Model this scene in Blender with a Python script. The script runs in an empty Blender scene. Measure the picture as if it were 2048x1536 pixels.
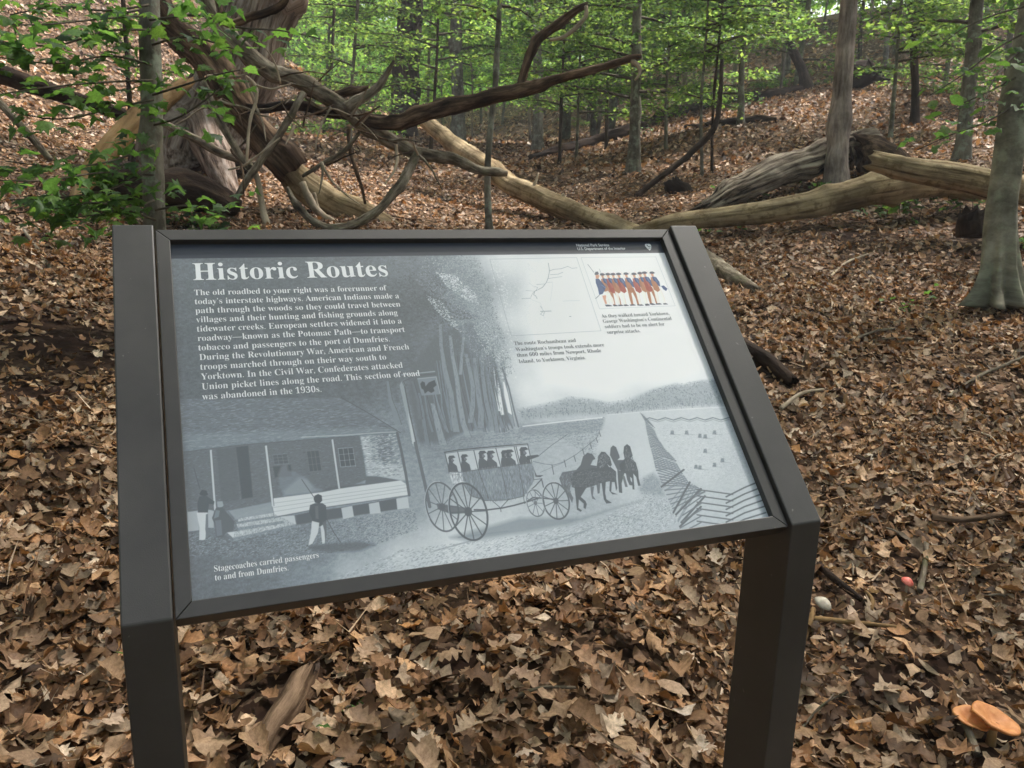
import bpy, bmesh, math, random
import numpy as np
from mathutils import Vector, Matrix
SC = bpy.context.scene
COL = SC.collection
rad = math.radians

# ------------------------------------------------------------------ camera
CAM = np.array([-0.4384, -1.0727, 1.3711])
FPX = 1690.0                                   # focal length in units of a 2048-wide frame
YAW, PITCH, ROLL = -0.37232, -0.24697, 0.02564
Rm = (Matrix.Rotation(YAW, 3, 'Z') @ Matrix.Rotation(math.pi / 2 + PITCH, 3, 'X') @ Matrix.Rotation(ROLL, 3, 'Z'))
RC = np.array(Rm)
cd = bpy.data.cameras.new('camera')
cd.sensor_width = 36.0
cd.lens = FPX / 2048 * 36
cd.clip_start, cd.clip_end = 0.05, 600
cd.dof.use_dof = True
cd.dof.focus_distance = 1.5
cd.dof.aperture_fstop = 21.0
cam = bpy.data.objects.new('camera', cd)
COL.objects.link(cam)
cam.matrix_world = Matrix.Translation(Vector(CAM)) @ Rm.to_4x4()
SC.camera = cam

# ------------------------------------------------------------------ daylight
SUN_EL, SUN_AZ = rad(58), rad(62)              # azimuth clockwise from +Y
world = bpy.data.worlds.new('World'); SC.world = world
world.use_nodes = True
wn = world.node_tree; wn.nodes.clear()
sky = wn.nodes.new('ShaderNodeTexSky'); sky.sky_type = 'NISHITA'; sky.sun_disc = False
sky.sun_elevation, sky.sun_rotation = SUN_EL, SUN_AZ
sky.air_density, sky.dust_density, sky.ozone_density = 1.0, 5.0, 0.6
hs = wn.nodes.new('ShaderNodeHueSaturation'); hs.inputs['Saturation'].default_value = 0.8
bgn = wn.nodes.new('ShaderNodeBackground'); bgn.inputs['Strength'].default_value = 0.13
wo = wn.nodes.new('ShaderNodeOutputWorld')
wn.links.new(sky.outputs[0], hs.inputs['Color']); wn.links.new(hs.outputs[0], bgn.inputs[0]); wn.links.new(bgn.outputs[0], wo.inputs[0])
sd = bpy.data.lights.new('sun', 'SUN'); sd.energy = 3.4; sd.angle = rad(2.5); sd.color = (1.0, 0.96, 0.91)
sun = bpy.data.objects.new('sun', sd); COL.objects.link(sun)
sdir = Vector((math.sin(SUN_AZ) * math.cos(SUN_EL), math.cos(SUN_AZ) * math.cos(SUN_EL), math.sin(SUN_EL)))
sun.rotation_euler = (-sdir).to_track_quat('-Z', 'Y').to_euler()
SC.view_settings.view_transform = 'Standard'
SC.view_settings.look = 'None'
SC.view_settings.gamma = 1.0
SC.view_settings.exposure = 1.3
SC.cycles.max_bounces = 6
SC.cycles.diffuse_bounces = 3
SC.cycles.transmission_bounces = 4
SC.cycles.use_denoising = True

# ------------------------------------------------------------------ helpers
def ray(px, py):
    d = RC @ np.array([(px - 1024) / FPX, -(py - 768) / FPX, -1.0])
    return d                                    # per metre along the optical axis
def at(px, py, D):
    return CAM + ray(px, py) * D

def vnoise(P, seed=0):
    P = np.asarray(P, float); I = np.floor(P).astype(np.int64); f = P - I; f = f * f * (3 - 2 * f)
    def hsh(i, j, k):
        h = (i * 374761393 + j * 668265263 + k * 2147483647 + seed * 974634777) & 0xffffffff
        h = ((h ^ (h >> 13)) * 1274126177) & 0xffffffff
        return ((h ^ (h >> 16)) & 0xffff) / 65535.0
    r = 0
    for a in (0, 1):
        for b in (0, 1):
            for c in (0, 1):
                w = (f[..., 0] if a else 1 - f[..., 0]) * (f[..., 1] if b else 1 - f[..., 1]) * (f[..., 2] if c else 1 - f[..., 2])
                r = r + w * hsh(I[..., 0] + a, I[..., 1] + b, I[..., 2] + c)
    return r * 2 - 1
def fbm(P, o=3, seed=0):
    P = np.asarray(P, float); r = 0; a = 1
    for k in range(o):
        r = r + a * vnoise(P * 2 ** k, seed + k); a *= .5
    return r

def mesh_fast(name, V, F, mat, col=None, smooth=True, attrs=None):
    """V (n,3); F (m,k) equal-sided faces"""
    me = bpy.data.meshes.new(name)
    V = np.ascontiguousarray(V, dtype=np.float32); F = np.ascontiguousarray(F, dtype=np.int32)
    m, k = F.shape
    me.vertices.add(len(V)); me.vertices.foreach_set('co', V.ravel())
    me.loops.add(m * k); me.loops.foreach_set('vertex_index', F.ravel())
    me.polygons.add(m); me.polygons.foreach_set('loop_start', np.arange(0, m * k, k, dtype=np.int32))
    me.polygons.foreach_set('use_smooth', np.full(m, smooth, dtype=bool))
    if col is not None:
        a = me.attributes.new('Col', 'FLOAT_COLOR', 'POINT')
        c = np.ones((len(V), 4), np.float32); c[:, :3] = col; a.data.foreach_set('color', c.ravel())
    for nm, d in (attrs or {}).items():
        a = me.attributes.new(nm, 'FLOAT_VECTOR', 'POINT'); a.data.foreach_set('vector', np.ascontiguousarray(d, np.float32).ravel())
    me.update(calc_edges=True)
    me.materials.append(mat)
    return me
def link(name, me, parent=None, **pr):
    o = bpy.data.objects.new(name, me); COL.objects.link(o)
    if parent: o.parent = parent
    for k, v in pr.items(): o[k] = v
    return o
def thing(name, label, cat, loc=(0, 0, 0), group=None):
    o = bpy.data.objects.new(name, None); COL.objects.link(o); o.location = Vector(loc)
    o.empty_display_size = .1
    o['label'] = label; o['category'] = cat
    if group: o['group'] = group
    return o
def place(o, root):                             # mesh built in world space goes under an Empty that sits elsewhere
    o.parent = root; o.matrix_parent_inverse = Matrix.Translation(-root.location); return o

def resample(P, Rr, seg):
    P = np.asarray(P, float); Rr = np.asarray(Rr, float)
    if len(P) == 2: Q = np.array([2 * P[0] - P[1], P[0], P[1], 2 * P[1] - P[0]])
    else: Q = np.vstack([2 * P[0] - P[1], P, 2 * P[-1] - P[-2]])
    oP, oR = [], []
    for i in range(len(P) - 1):
        L = np.linalg.norm(P[i + 1] - P[i]); n = max(2, int(math.ceil(L / seg)))
        for t in np.linspace(0, 1, n, endpoint=False):
            a, b, c, d = Q[i:i + 4]
            oP.append(.5 * ((2 * b) + (c - a) * t + (2 * a - 5 * b + 4 * c - d) * t * t + (3 * b - a - 3 * c + d) * t ** 3))
            oR.append(Rr[i] + (Rr[i + 1] - Rr[i]) * t)
    oP.append(P[-1]); oR.append(Rr[-1])
    return np.array(oP), np.array(oR)

def tube_geo(path, radii, sides=14, seg=.06, lump=.08, fine=.03, ridges=0, ridge_amp=.0, jag=(0, 0), seed=0, lscale=3., oval=1.0, wob=.22, knots=1.2):
    P, Rr = resample(path, radii, seg)
    n = len(P)
    s_ = np.concatenate([[0], np.cumsum(np.linalg.norm(np.diff(P, axis=0), axis=1))])
    for ax in range(3):
        q1 = np.stack([s_ / (8 * Rr.max() + .05), 0 * s_ + seed * 3.1 + ax * 17, 0 * s_], -1)
        P[:, ax] += Rr * wob * (fbm(q1, 3, ax + 40 + seed))
        if n > 4: P[1:-1, ax] = .25 * P[:-2, ax] + .5 * P[1:-1, ax] + .25 * P[2:, ax]
    T = np.gradient(P, axis=0); T /= np.linalg.norm(T, axis=1)[:, None] + 1e-9
    u = np.cross(T[0], [0.13, .31, 1.0]);  u /= np.linalg.norm(u) + 1e-9
    th = np.linspace(0, 2 * math.pi, sides, endpoint=False)
    S = np.concatenate([[0], np.cumsum(np.linalg.norm(np.diff(P, axis=0), axis=1))])
    V = np.zeros((n, sides, 3)); B = np.zeros((n, sides, 3))
    for i in range(n):
        u = u - T[i] * (u @ T[i]); u /= np.linalg.norm(u) + 1e-9
        w = np.cross(T[i], u)
        V[i] = np.cos(th)[:, None] * u + np.sin(th)[:, None] * w * oval
    r0 = Rr.max()
    q = np.stack([np.cos(th)[None, :] * 1.3 + 0 * S[:, None], np.sin(th)[None, :] * 1.3 + 0 * S[:, None], S[:, None] * lscale + 0 * th[None, :]], -1)
    d = 1 + lump * fbm(q + seed * 7.3, 2, seed) + fine * vnoise(np.stack([np.cos(th)[None] * 6 + 0 * S[:, None], np.sin(th)[None] * 6 + 0 * S[:, None], S[:, None] * 14 + 0 * th[None]], -1), seed + 5)
    if ridges:
        wv = vnoise(np.stack([np.cos(th)[None] * ridges / 3.2 + 0 * S[:, None], np.sin(th)[None] * ridges / 3.2 + 0 * S[:, None], S[:, None] * 1.4 + 0 * th[None]], -1), seed + 9)
        d = d + ridge_amp * (1 - 2.4 * np.abs(wv))
    kr = np.random.default_rng(int(seed * 13 + n * 7 + sides))
    for _ in range(int(knots * S[-1] / max(.25, 4 * r0))):
        ks, kt, ka, kw = kr.uniform(0, S[-1]), kr.uniform(0, 6.28), kr.uniform(.10, .40), kr.uniform(.35, .8) * r0 + .01
        dth = np.abs((th[None] - kt + math.pi) % (2 * math.pi) - math.pi) * Rr[:, None]
        d = d + ka * np.exp(-((S[:, None] - ks) ** 2 + dth ** 2) / (kw * kw))
    rr = Rr[:, None] * d
    off = np.zeros((n, sides))
    if jag[0]: off[0] = -np.abs(vnoise(np.stack([th * 3, th * 0, th * 0 + seed], -1), seed)) * jag[0]
    if jag[1]: off[-1] = np.abs(vnoise(np.stack([th * 3, th * 0, th * 0 + seed], -1), seed + 3)) * jag[1]
    V = P[:, None] + V * rr[..., None] + T[:, None] * off[..., None]
    B = np.stack([np.cos(th)[None] * Rr[:, None], np.sin(th)[None] * Rr[:, None], S[:, None] + 0 * th[None]], -1) + seed * 1.7
    F = []
    i, j = np.meshgrid(np.arange(n - 1), np.arange(sides), indexing='ij')
    a = i * sides + j; b = i * sides + (j + 1) % sides
    F = np.stack([a, b, b + sides, a + sides], -1).reshape(-1, 4)
    V = V.reshape(-1, 3); B = B.reshape(-1, 3)
    # caps as degenerate-free quads round a hub
    caps = []
    for k, e in ((0, 0), (1, n - 1)):
        hub = len(V); V = np.vstack([V, P[e] + (T[e] * .25 * Rr[e] * (-1 if k == 0 else 1) if not jag[k] else T[e] * Rr[e] * (.3 if k == 0 else -.3))]); B = np.vstack([B, [[0, 0, S[e] + seed * 1.7]]])
        for jj in range(0, sides - 1, 2):
            x, y, z = e * sides + jj, e * sides + (jj + 1) % sides, e * sides + (jj + 2) % sides
            caps.append([hub, z, y, x] if k == 0 else [hub, x, y, z])
    return V, np.vstack([F, np.array(caps)]), B
def join_geo(L):
    V, F, B, o = [], [], [], 0
    for v, f, b in L:
        V.append(v); F.append(f + o); B.append(b); o += len(v)
    return np.vstack(V), np.vstack(F), np.vstack(B)
_seed = [0]
def tube(name, path, radii, mat, parent=None, **k):
    _seed[0] += 1; k.setdefault('seed', _seed[0] % 97)
    V, F, B = tube_geo(path, radii, **k)
    o = link(name, mesh_fast(name, V, F, mat, attrs={'bark': B}))
    if parent: place(o, parent)
    return o

# ------------------------------------------------------------------ materials
def mat(name):
    m = bpy.data.materials.new(name); m.use_nodes = True
    return m, m.node_tree, m.node_tree.nodes['Principled BSDF']
def nd(t, k, **i):
    n = t.nodes.new(k)
    for a, v in i.items():
        if a in n.inputs: n.inputs[a].default_value = v
        else: setattr(n, a, v)
    return n
def ramp(t, fac, stops):
    r = t.nodes.new('ShaderNodeValToRGB'); e = r.color_ramp.elements
    while len(e) < len(stops): e.new(.5)
    for k, (p, c) in enumerate(stops): e[k].position = p; e[k].color = (*c, 1)
    t.links.new(fac, r.inputs[0]); return r
def bark_mat(name, cols, around=14., along=3., rough=.9, bump=.5, fleck=0., fleck_col=(.3, .33, .26), det=6):
    m, t, b = mat(name); L = t.links
    at_ = nd(t, 'ShaderNodeAttribute', attribute_name='bark')
    mp = nd(t, 'ShaderNodeMapping'); mp.inputs['Scale'].default_value = (around, around, along)
    L.new(at_.outputs['Vector'], mp.inputs[0])
    n1 = nd(t, 'ShaderNodeTexNoise', Scale=1.0, Detail=det, Roughness=.68); L.new(mp.outputs[0], n1.inputs['Vector'])
    r = ramp(t, n1.outputs[0], cols)
    out = r.outputs[0]
    n2 = nd(t, 'ShaderNodeTexNoise', Scale=2.6, Detail=5.0, Roughness=.6); L.new(at_.outputs['Vector'], n2.inputs['Vector'])
    rr = ramp(t, n2.outputs[0], [(.32, (.42, .40, .38)), (.5, (.9, .9, .9)), (.68, (1.4, 1.38, 1.34))])
    mx = nd(t, 'ShaderNodeMix', data_type='RGBA', blend_type='MULTIPLY'); mx.inputs[0].default_value = 1
    L.new(out, mx.inputs[6]); L.new(rr.outputs[0], mx.inputs[7]); out = mx.outputs[2]
    if fleck:
        n3 = nd(t, 'ShaderNodeTexNoise', Scale=9.0, Detail=4.0, Roughness=.7); L.new(at_.outputs['Vector'], n3.inputs['Vector'])
        r3 = ramp(t, n3.outputs[0], [(.52, (0, 0, 0)), (.66, (fleck,) * 3)])
        m3 = nd(t, 'ShaderNodeMix', data_type='RGBA'); L.new(r3.outputs[0], m3.inputs[0]); L.new(out, m3.inputs[6]); m3.inputs[7].default_value = (*fleck_col, 1); out = m3.outputs[2]
    L.new(out, b.inputs['Base Color']); b.inputs['Roughness'].default_value = rough
    b.inputs['Specular IOR Level'].default_value = .12
    bp = nd(t, 'ShaderNodeBump', Strength=bump, Distance=.02); L.new(n1.outputs[0], bp.inputs['Height']); L.new(bp.outputs[0], b.inputs['Normal'])
    return m
def leaf_mat(name, trans=.45, attr=True, stops=None, spec=.35, rough=.5, tcol=1.6, tint=(1, 1, .6)):
    m, t, b = mat(name); L = t.links
    if attr: src = nd(t, 'ShaderNodeAttribute', attribute_name='Col').outputs['Color']
    else:
        oi = nd(t, 'ShaderNodeObjectInfo'); r = ramp(t, oi.outputs['Random'], stops); r.color_ramp.interpolation = 'LINEAR'; src = r.outputs[0]
    ge = nd(t, 'ShaderNodeNewGeometry')
    n = nd(t, 'ShaderNodeTexNoise', Scale=90.0, Detail=5.0, Roughness=.75); L.new(ge.outputs['Position'], n.inputs['Vector'])
    rv = ramp(t, n.outputs[0], [(.3, (.52, .48, .44)), (.7, (1.28, 1.28, 1.28))])
    mx = nd(t, 'ShaderNodeMix', data_type='RGBA', blend_type='MULTIPLY'); mx.inputs[0].default_value = 1
    L.new(src, mx.inputs[6]); L.new(rv.outputs[0], mx.inputs[7])
    L.new(mx.outputs[2], b.inputs['Base Color']); b.inputs['Roughness'].default_value = rough; b.inputs['Specular IOR Level'].default_value = spec
    if trans > 0:
        tr = nd(t, 'ShaderNodeBsdfTranslucent')
        m2 = nd(t, 'ShaderNodeMix', data_type='RGBA', blend_type='MULTIPLY'); m2.inputs[0].default_value = 1
        L.new(mx.outputs[2], m2.inputs[6]); m2.inputs[7].default_value = (tint[0] * tcol, tint[1] * tcol, tint[2] * tcol, 1)
        L.new(m2.outputs[2], tr.inputs[0])
        ms = nd(t, 'ShaderNodeMixShader'); ms.inputs[0].default_value = trans
        L.new(b.outputs[0], ms.inputs[1]); L.new(tr.outputs[0], ms.inputs[2]); L.new(ms.outputs[0], t.nodes['Material Output'].inputs[0])
    return m
M_grey = bark_mat('grey_bark', [(.30, (.075, .065, .05)), (.5, (.15, .132, .105)), (.72, (.24, .22, .18))], 16, 5, fleck=.7)
M_beech = bark_mat('beech_bark', [(.28, (.095, .085, .062)), (.5, (.19, .175, .13)), (.75, (.32, .30, .235))], 7, 9, bump=.25, fleck=.6, fleck_col=(.30, .32, .22))
M_pink = bark_mat('pinkish_grey_bark', [(.30, (.11, .08, .065)), (.5, (.26, .205, .175)), (.72, (.42, .345, .30))], 26, 4, bump=.7)
M_dark = bark_mat('dark_furrowed_bark', [(.30, (.018, .013, .010)), (.52, (.06, .042, .032)), (.75, (.13, .095, .075))], 24, 4, bump=.9)
M_shag = bark_mat('shaggy_old_bark', [(.36, (.025, .016, .012)), (.47, (.15, .105, .08)), (.62, (.29, .24, .21))], 19, 1.4, bump=1.0)
M_tan = bark_mat('debarked_tan_wood', [(.34, (.08, .048, .024)), (.48, (.33, .245, .14)), (.72, (.54, .43, .28))], 20, 1.1, bump=.7, fleck=.75, fleck_col=(.12, .08, .035))
M_dead = bark_mat('weathered_dead_branch', [(.34, (.045, .034, .025)), (.5, (.20, .16, .115)), (.66, (.42, .36, .28))], 24, 5, bump=.9, fleck=.5, fleck_col=(.10, .11, .05))
M_brown = bark_mat('brown_peeling_branch', [(.34, (.014, .009, .006)), (.48, (.075, .045, .027)), (.64, (.24, .16, .105))], 20, 3, bump=.8)
M_pale = bark_mat('pale_stripped_twig', [(.28, (.22, .16, .10)), (.5, (.40, .32, .23)), (.75, (.56, .48, .38))], 30, 5, bump=.2)
M_rot = bark_mat('rotten_black_log', [(.32, (.010, .007, .006)), (.52, (.035, .022, .016)), (.75, (.095, .065, .045))], 15, 4, bump=1.0)
M_crack = bark_mat('cracked_grey_rotten_wood', [(.38, (.02, .014, .010)), (.46, (.18, .135, .10)), (.60, (.46, .38, .30))], 26, .9, bump=1.0)
M_orange = bark_mat('orange_brown_broken_wood', [(.30, (.10, .055, .02)), (.5, (.25, .155, .07)), (.75, (.36, .26, .15))], 12, 3, bump=.5)
M_litter = leaf_mat('dry_brown_leaves', .16, spec=.14, rough=.55, tcol=1.2, tint=(1, .8, .5))
M_green = leaf_mat('green_leaves', .5, spec=.22, rough=.5, tcol=2.3)
M_lime = leaf_mat('backlit_leaves', .62, spec=.15, rough=.55, tcol=2.8, tint=(1.15, 1, .75))  # translucence raised to put sunlight into the leaf colour
BROWN = np.array([(.40, .26, .155), (.47, .335, .23), (.30, .175, .095), (.19, .105, .058), (.075, .042, .024), (.37, .20, .085), (.33, .26, .195), (.52, .40, .29), (.24, .145, .085), (.62, .52, .42)])
BW = np.array([.17, .13, .16, .14, .14, .03, .09, .07, .07, .035])

# ------------------------------------------------------------------ lie of the land
CTRL = [(0, -1.2, -.10), (-3, -1, .10), (3, -2, -.15), (0, 0, 0.0), (.9, .2, 0.0), (-1.2, .3, .08), (2.0, .5, -.02), (0, -6, -.5), (-6, -4, .5), (6, -5, -.4)]
for q in [(1990, 612, 6.2), (1560, 640, 5.3), (1320, 470, 8.9), (1700, 440, 9.0), (2040, 460, 8.3), (1668, 372, 10.5), (1150, 470, 9.2), (900, 430, 10.3), (740, 440, 9.0),
          (100, 800, 3.6), (0, 620, 4.6), (180, 460, 6.6), (420, 430, 8.0), (400, 330, 11), (20, 260, 11), (150, 60, 20), (620, 330, 14), (700, 290, 17), (0, -150, 22), (300, -60, 30),
          (1000, 330, 20), (1000, 300, 29), (1080, 270, 42), (1300, 385, 13), (1268, 345, 15), (1500, 300, 16), (1500, 215, 22), (1600, 178, 25), (1250, 195, 44), (1480, 245, 18.5), (1700, 115, 38), (1829, 249, 17), (1925, 318, 11.5), (2045, 330, 11.5),
          (2100, 240, 16), (1900, 150, 27), (2050, 60, 34), (800, 250, 40), (920, 292, 23), (1350, 120, 55), (1000, 225, 70), (600, 150, 60), (1700, 20, 75), (300, -250, 60), (2300, 250, 16), (2400, 420, 8), (-300, 150, 10), (-250, 420, 5.5)]:
    CTRL.append(tuple(at(*q)))
CTRL = np.array(CTRL)
def _U(r2): return r2 * np.log(r2 + 1e-9) * .5
_c = CTRL[:, :2]; _n = len(_c)
_K = _U(((_c[:, None] - _c[None]) ** 2).sum(-1)) + np.eye(_n) * .8
_P = np.hstack([np.ones((_n, 1)), _c])
_sol = np.linalg.solve(np.block([[_K, _P], [_P.T, np.zeros((3, 3))]]), np.concatenate([CTRL[:, 2], np.zeros(3)]))
def land(x, y, rough=True):
    x = np.asarray(x, float); y = np.asarray(y, float); sh = x.shape
    p = np.stack([x.ravel(), y.ravel()], -1); out = np.zeros(len(p))
    for k in range(0, len(p), 40000):
        s = p[k:k + 40000]
        r = np.hypot(s[:, 0] + .44, s[:, 1] + 1.07); f = np.minimum(1, 85 / np.maximum(r, 1e-6))      # beyond 85 m the slope levels off
        q = np.stack([-.44 + (s[:, 0] + .44) * f, -1.07 + (s[:, 1] + 1.07) * f], -1)
        U = _U(((q[:, None] - _c[None]) ** 2).sum(-1))
        out[k:k + 40000] = U @ _sol[:_n] + _sol[_n] + q @ _sol[_n + 1:]
    if rough:
        z0 = np.zeros(len(p))
        out = out + .045 * fbm(np.stack([p[:, 0] * .9, p[:, 1] * .9, z0], -1), 3, 2) + .012 * vnoise(np.stack([p[:, 0] * 6, p[:, 1] * 6, z0], -1), 8)
    return out.reshape(sh)
def on(px, py, dz=0.0):
    d = ray(px, py); t = np.concatenate([np.arange(.8, 14, .02), np.arange(14, 90, .08)])
    P = CAM + t[:, None] * d; g = P[:, 2] - land(P[:, 0], P[:, 1])
    k = int(np.argmax(g < 0)) if (g < 0).any() else len(t) - 1
    p = P[k].copy(); p[2] = land(p[0], p[1]) + dz
    return p, t[k]

FWD = np.array([-math.sin(YAW), math.cos(YAW)]); RGT = np.array([FWD[1], -FWD[0]])
def grid_axis(a, b, s0, g):
    v = [0.0]; s = s0
    while v[-1] < b: v.append(v[-1] + s); s *= g
    w = [0.0]; s = s0
    while w[-1] > a: w.append(w[-1] - s); s *= g
    return np.array(w[::-1][:-1] + v)
BARE_SHADE = []                                       # patches of bare dark earth; the left-bank ones paint in its shade
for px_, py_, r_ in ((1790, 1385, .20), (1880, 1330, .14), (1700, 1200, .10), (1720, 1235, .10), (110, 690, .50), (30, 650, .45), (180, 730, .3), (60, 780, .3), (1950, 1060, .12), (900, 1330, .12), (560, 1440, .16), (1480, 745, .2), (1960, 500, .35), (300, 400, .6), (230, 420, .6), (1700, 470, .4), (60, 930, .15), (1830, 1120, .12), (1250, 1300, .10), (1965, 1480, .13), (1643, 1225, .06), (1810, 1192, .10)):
    p_, _d = on(px_, py_); BARE_SHADE.append((p_[0], p_[1], r_))
ga = grid_axis(-120, 120, .07, 1.022); gb = grid_axis(-60, 150, .07, 1.02)
A, B_ = np.meshgrid(ga, gb, indexing='ij')
GX = CAM[0] + RGT[0] * A + FWD[0] * (B_ + 2); GY = CAM[1] + RGT[1] * A + FWD[1] * (B_ + 2)
GZ = land(GX, GY)
ni, nj = A.shape
ii, jj = np.meshgrid(np.arange(ni - 1), np.arange(nj - 1), indexing='ij')
q = ii * nj + jj
m, t, b = mat('forest_soil_and_leaves'); L = t.links
ge = nd(t, 'ShaderNodeNewGeometry')
vo = nd(t, 'ShaderNodeTexVoronoi', Scale=24.0); vo.inputs['Randomness'].default_value = 1
nw = nd(t, 'ShaderNodeTexNoise', Scale=16.0, Detail=3.0)
ad = nd(t, 'ShaderNodeMix', data_type='RGBA', blend_type='LINEAR_LIGHT'); ad.inputs[0].default_value = .08
L.new(ge.outputs['Position'], nw.inputs['Vector']); L.new(ge.outputs['Position'], ad.inputs[6]); L.new(nw.outputs['Color'], ad.inputs[7]); L.new(ad.outputs[2], vo.inputs['Vector'])
sp = nd(t, 'ShaderNodeSeparateColor'); L.new(vo.outputs['Color'], sp.inputs[0])
rl = ramp(t, sp.outputs[0], [(0, (.018, .011, .007)), (.35, (.05, .030, .018)), (.6, (.11, .066, .040)), (.85, (.21, .135, .085)), (1, (.32, .22, .15))])
so = nd(t, 'ShaderNodeAttribute', attribute_name='soil_shade'); sm = nd(t, 'ShaderNodeMix', data_type='RGBA'); L.new(so.outputs['Fac'], sm.inputs[0]); L.new(rl.outputs[0], sm.inputs[6]); sm.inputs[7].default_value = (.020, .011, .008, 1)  # darkened colour: bare earth, plus painted shade on the left bank
L.new(sm.outputs[2], b.inputs['Base Color']); b.inputs['Roughness'].default_value = .95; b.inputs['Specular IOR Level'].default_value = .05
bp = nd(t, 'ShaderNodeBump', Strength=.8, Distance=.03); L.new(sp.outputs[1], bp.inputs['Height']); L.new(bp.outputs[0], b.inputs['Normal'])
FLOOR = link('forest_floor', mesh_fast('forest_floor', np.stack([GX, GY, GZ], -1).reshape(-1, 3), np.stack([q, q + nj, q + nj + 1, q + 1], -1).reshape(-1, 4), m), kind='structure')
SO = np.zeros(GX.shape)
for bx_, by_, br_ in BARE_SHADE: SO = np.maximum(SO, np.exp(-((GX - bx_) ** 2 + (GY - by_) ** 2) / (br_ * br_)))
at_ = FLOOR.data.attributes.new('soil_shade', 'FLOAT', 'POINT'); at_.data.foreach_set('value', SO.ravel().astype(np.float32))
FLOOR['label'] = 'leaf covered forest floor rising into a wooded hollow'

# ------------------------------------------------------------------ leaf templates
def strip(prof):
    V = [];  F = []
    for t_, w in prof: V += [(-w, t_), (0, t_), (w, t_)]
    for i in range(len(prof) - 1):
        a = i * 3; F += [(a, a + 1, a + 4, a + 3), (a + 1, a + 2, a + 5, a + 4)]
    return np.array(V), np.array(F)
T_OAK = strip([(0, .015), (.1, .06), (.21, .21), (.29, .17), (.42, .32), (.52, .22), (.64, .35), (.74, .23), (.84, .24), (.94, .13), (1, .02)])
T_DEEP = strip([(0, .015), (.12, .03), (.2, .17), (.27, .08), (.36, .26), (.43, .28), (.5, .12), (.6, .32), (.67, .34), (.74, .15), (.84, .24), (.92, .12), (1, .02)])
T_OAK2 = strip([(0, .015), (.22, .22), (.32, .13), (.5, .36), (.6, .18), (.78, .3), (1, .02)])
T_OVAL = strip([(0, .01), (.15, .16), (.38, .27), (.62, .26), (.84, .14), (1, .01)])
T_OVAL2 = strip([(0, .01), (.3, .26), (.68, .25), (1, .02)])
T_LOW = strip([(0, .06), (.5, .33), (1, .06)])
T_DIA = (np.array([(0, 0), (.30, .5), (0, 1), (-.30, .5)]), np.array([(0, 1, 2, 3)]))
def maple(lobes=5):
    a = [(.0, .0), (.16, .03), (.36, -.02), (.30, .16), (.52, .24), (.38, .33), (.46, .5), (.25, .47), (.22, .66), (.11, .70), (.0, 1.0)]
    V = [(x, y) for x, y in a]; V += [(-x, y) for x, y in a[-2:0:-1]]
    V.append((0, .33)); h = len(V) - 1; n = h
    F = [(h, i, (i + 1) % n, (i + 2) % n) for i in range(0, n, 2)]
    return np.array(V), np.array(F)
T_MAPLE = maple()
def leaf_batch(T, P, size, yaw, tx, ty, ca, cb, rp, slope=None, wid=None, irr=0.0):
    v, f = T; N = len(P); n = len(v)
    x = v[None, :, 0] * (np.ones((N, 1)) if wid is None else wid[:, None]); y = v[None, :, 1] - .5 + np.zeros((N, 1))
    if irr:
        ir = np.random.default_rng(N + n); x = x * (1 + ir.normal(0, irr, x.shape)) + .05 * ir.normal(0, 1, (N, 1)) * (y * y * 4 - .4); y = y + ir.normal(0, irr * .10, y.shape)
    z = ca[:, None] * np.abs(x) * 1.2 + ca[:, None] * x * x * 2 + cb[:, None] * y * y * 1.6 + rp[:, None] * np.sin(y * 13 + yaw[:, None] * 9) * x
    X = np.stack([x, y, z], -1) * size[:, None, None]
    def rot(X, a, i, j):
        c, s = np.cos(a)[:, None], np.sin(a)[:, None]; o = X.copy()
        o[..., i] = c * X[..., i] - s * X[..., j]; o[..., j] = s * X[..., i] + c * X[..., j]; return o
    X = rot(X, ty, 2, 0); X = rot(X, tx, 1, 2); X = rot(X, yaw, 0, 1)
    if slope is not None: X[..., 2] += slope[0][:, None] * X[..., 0] + slope[1][:, None] * X[..., 1]
    X = X + P[:, None]
    F = (f[None] + (np.arange(N) * n)[:, None, None]).reshape(-1, f.shape[1])
    return X.reshape(-1, 3), F, n
rng = np.random.default_rng(11)

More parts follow.
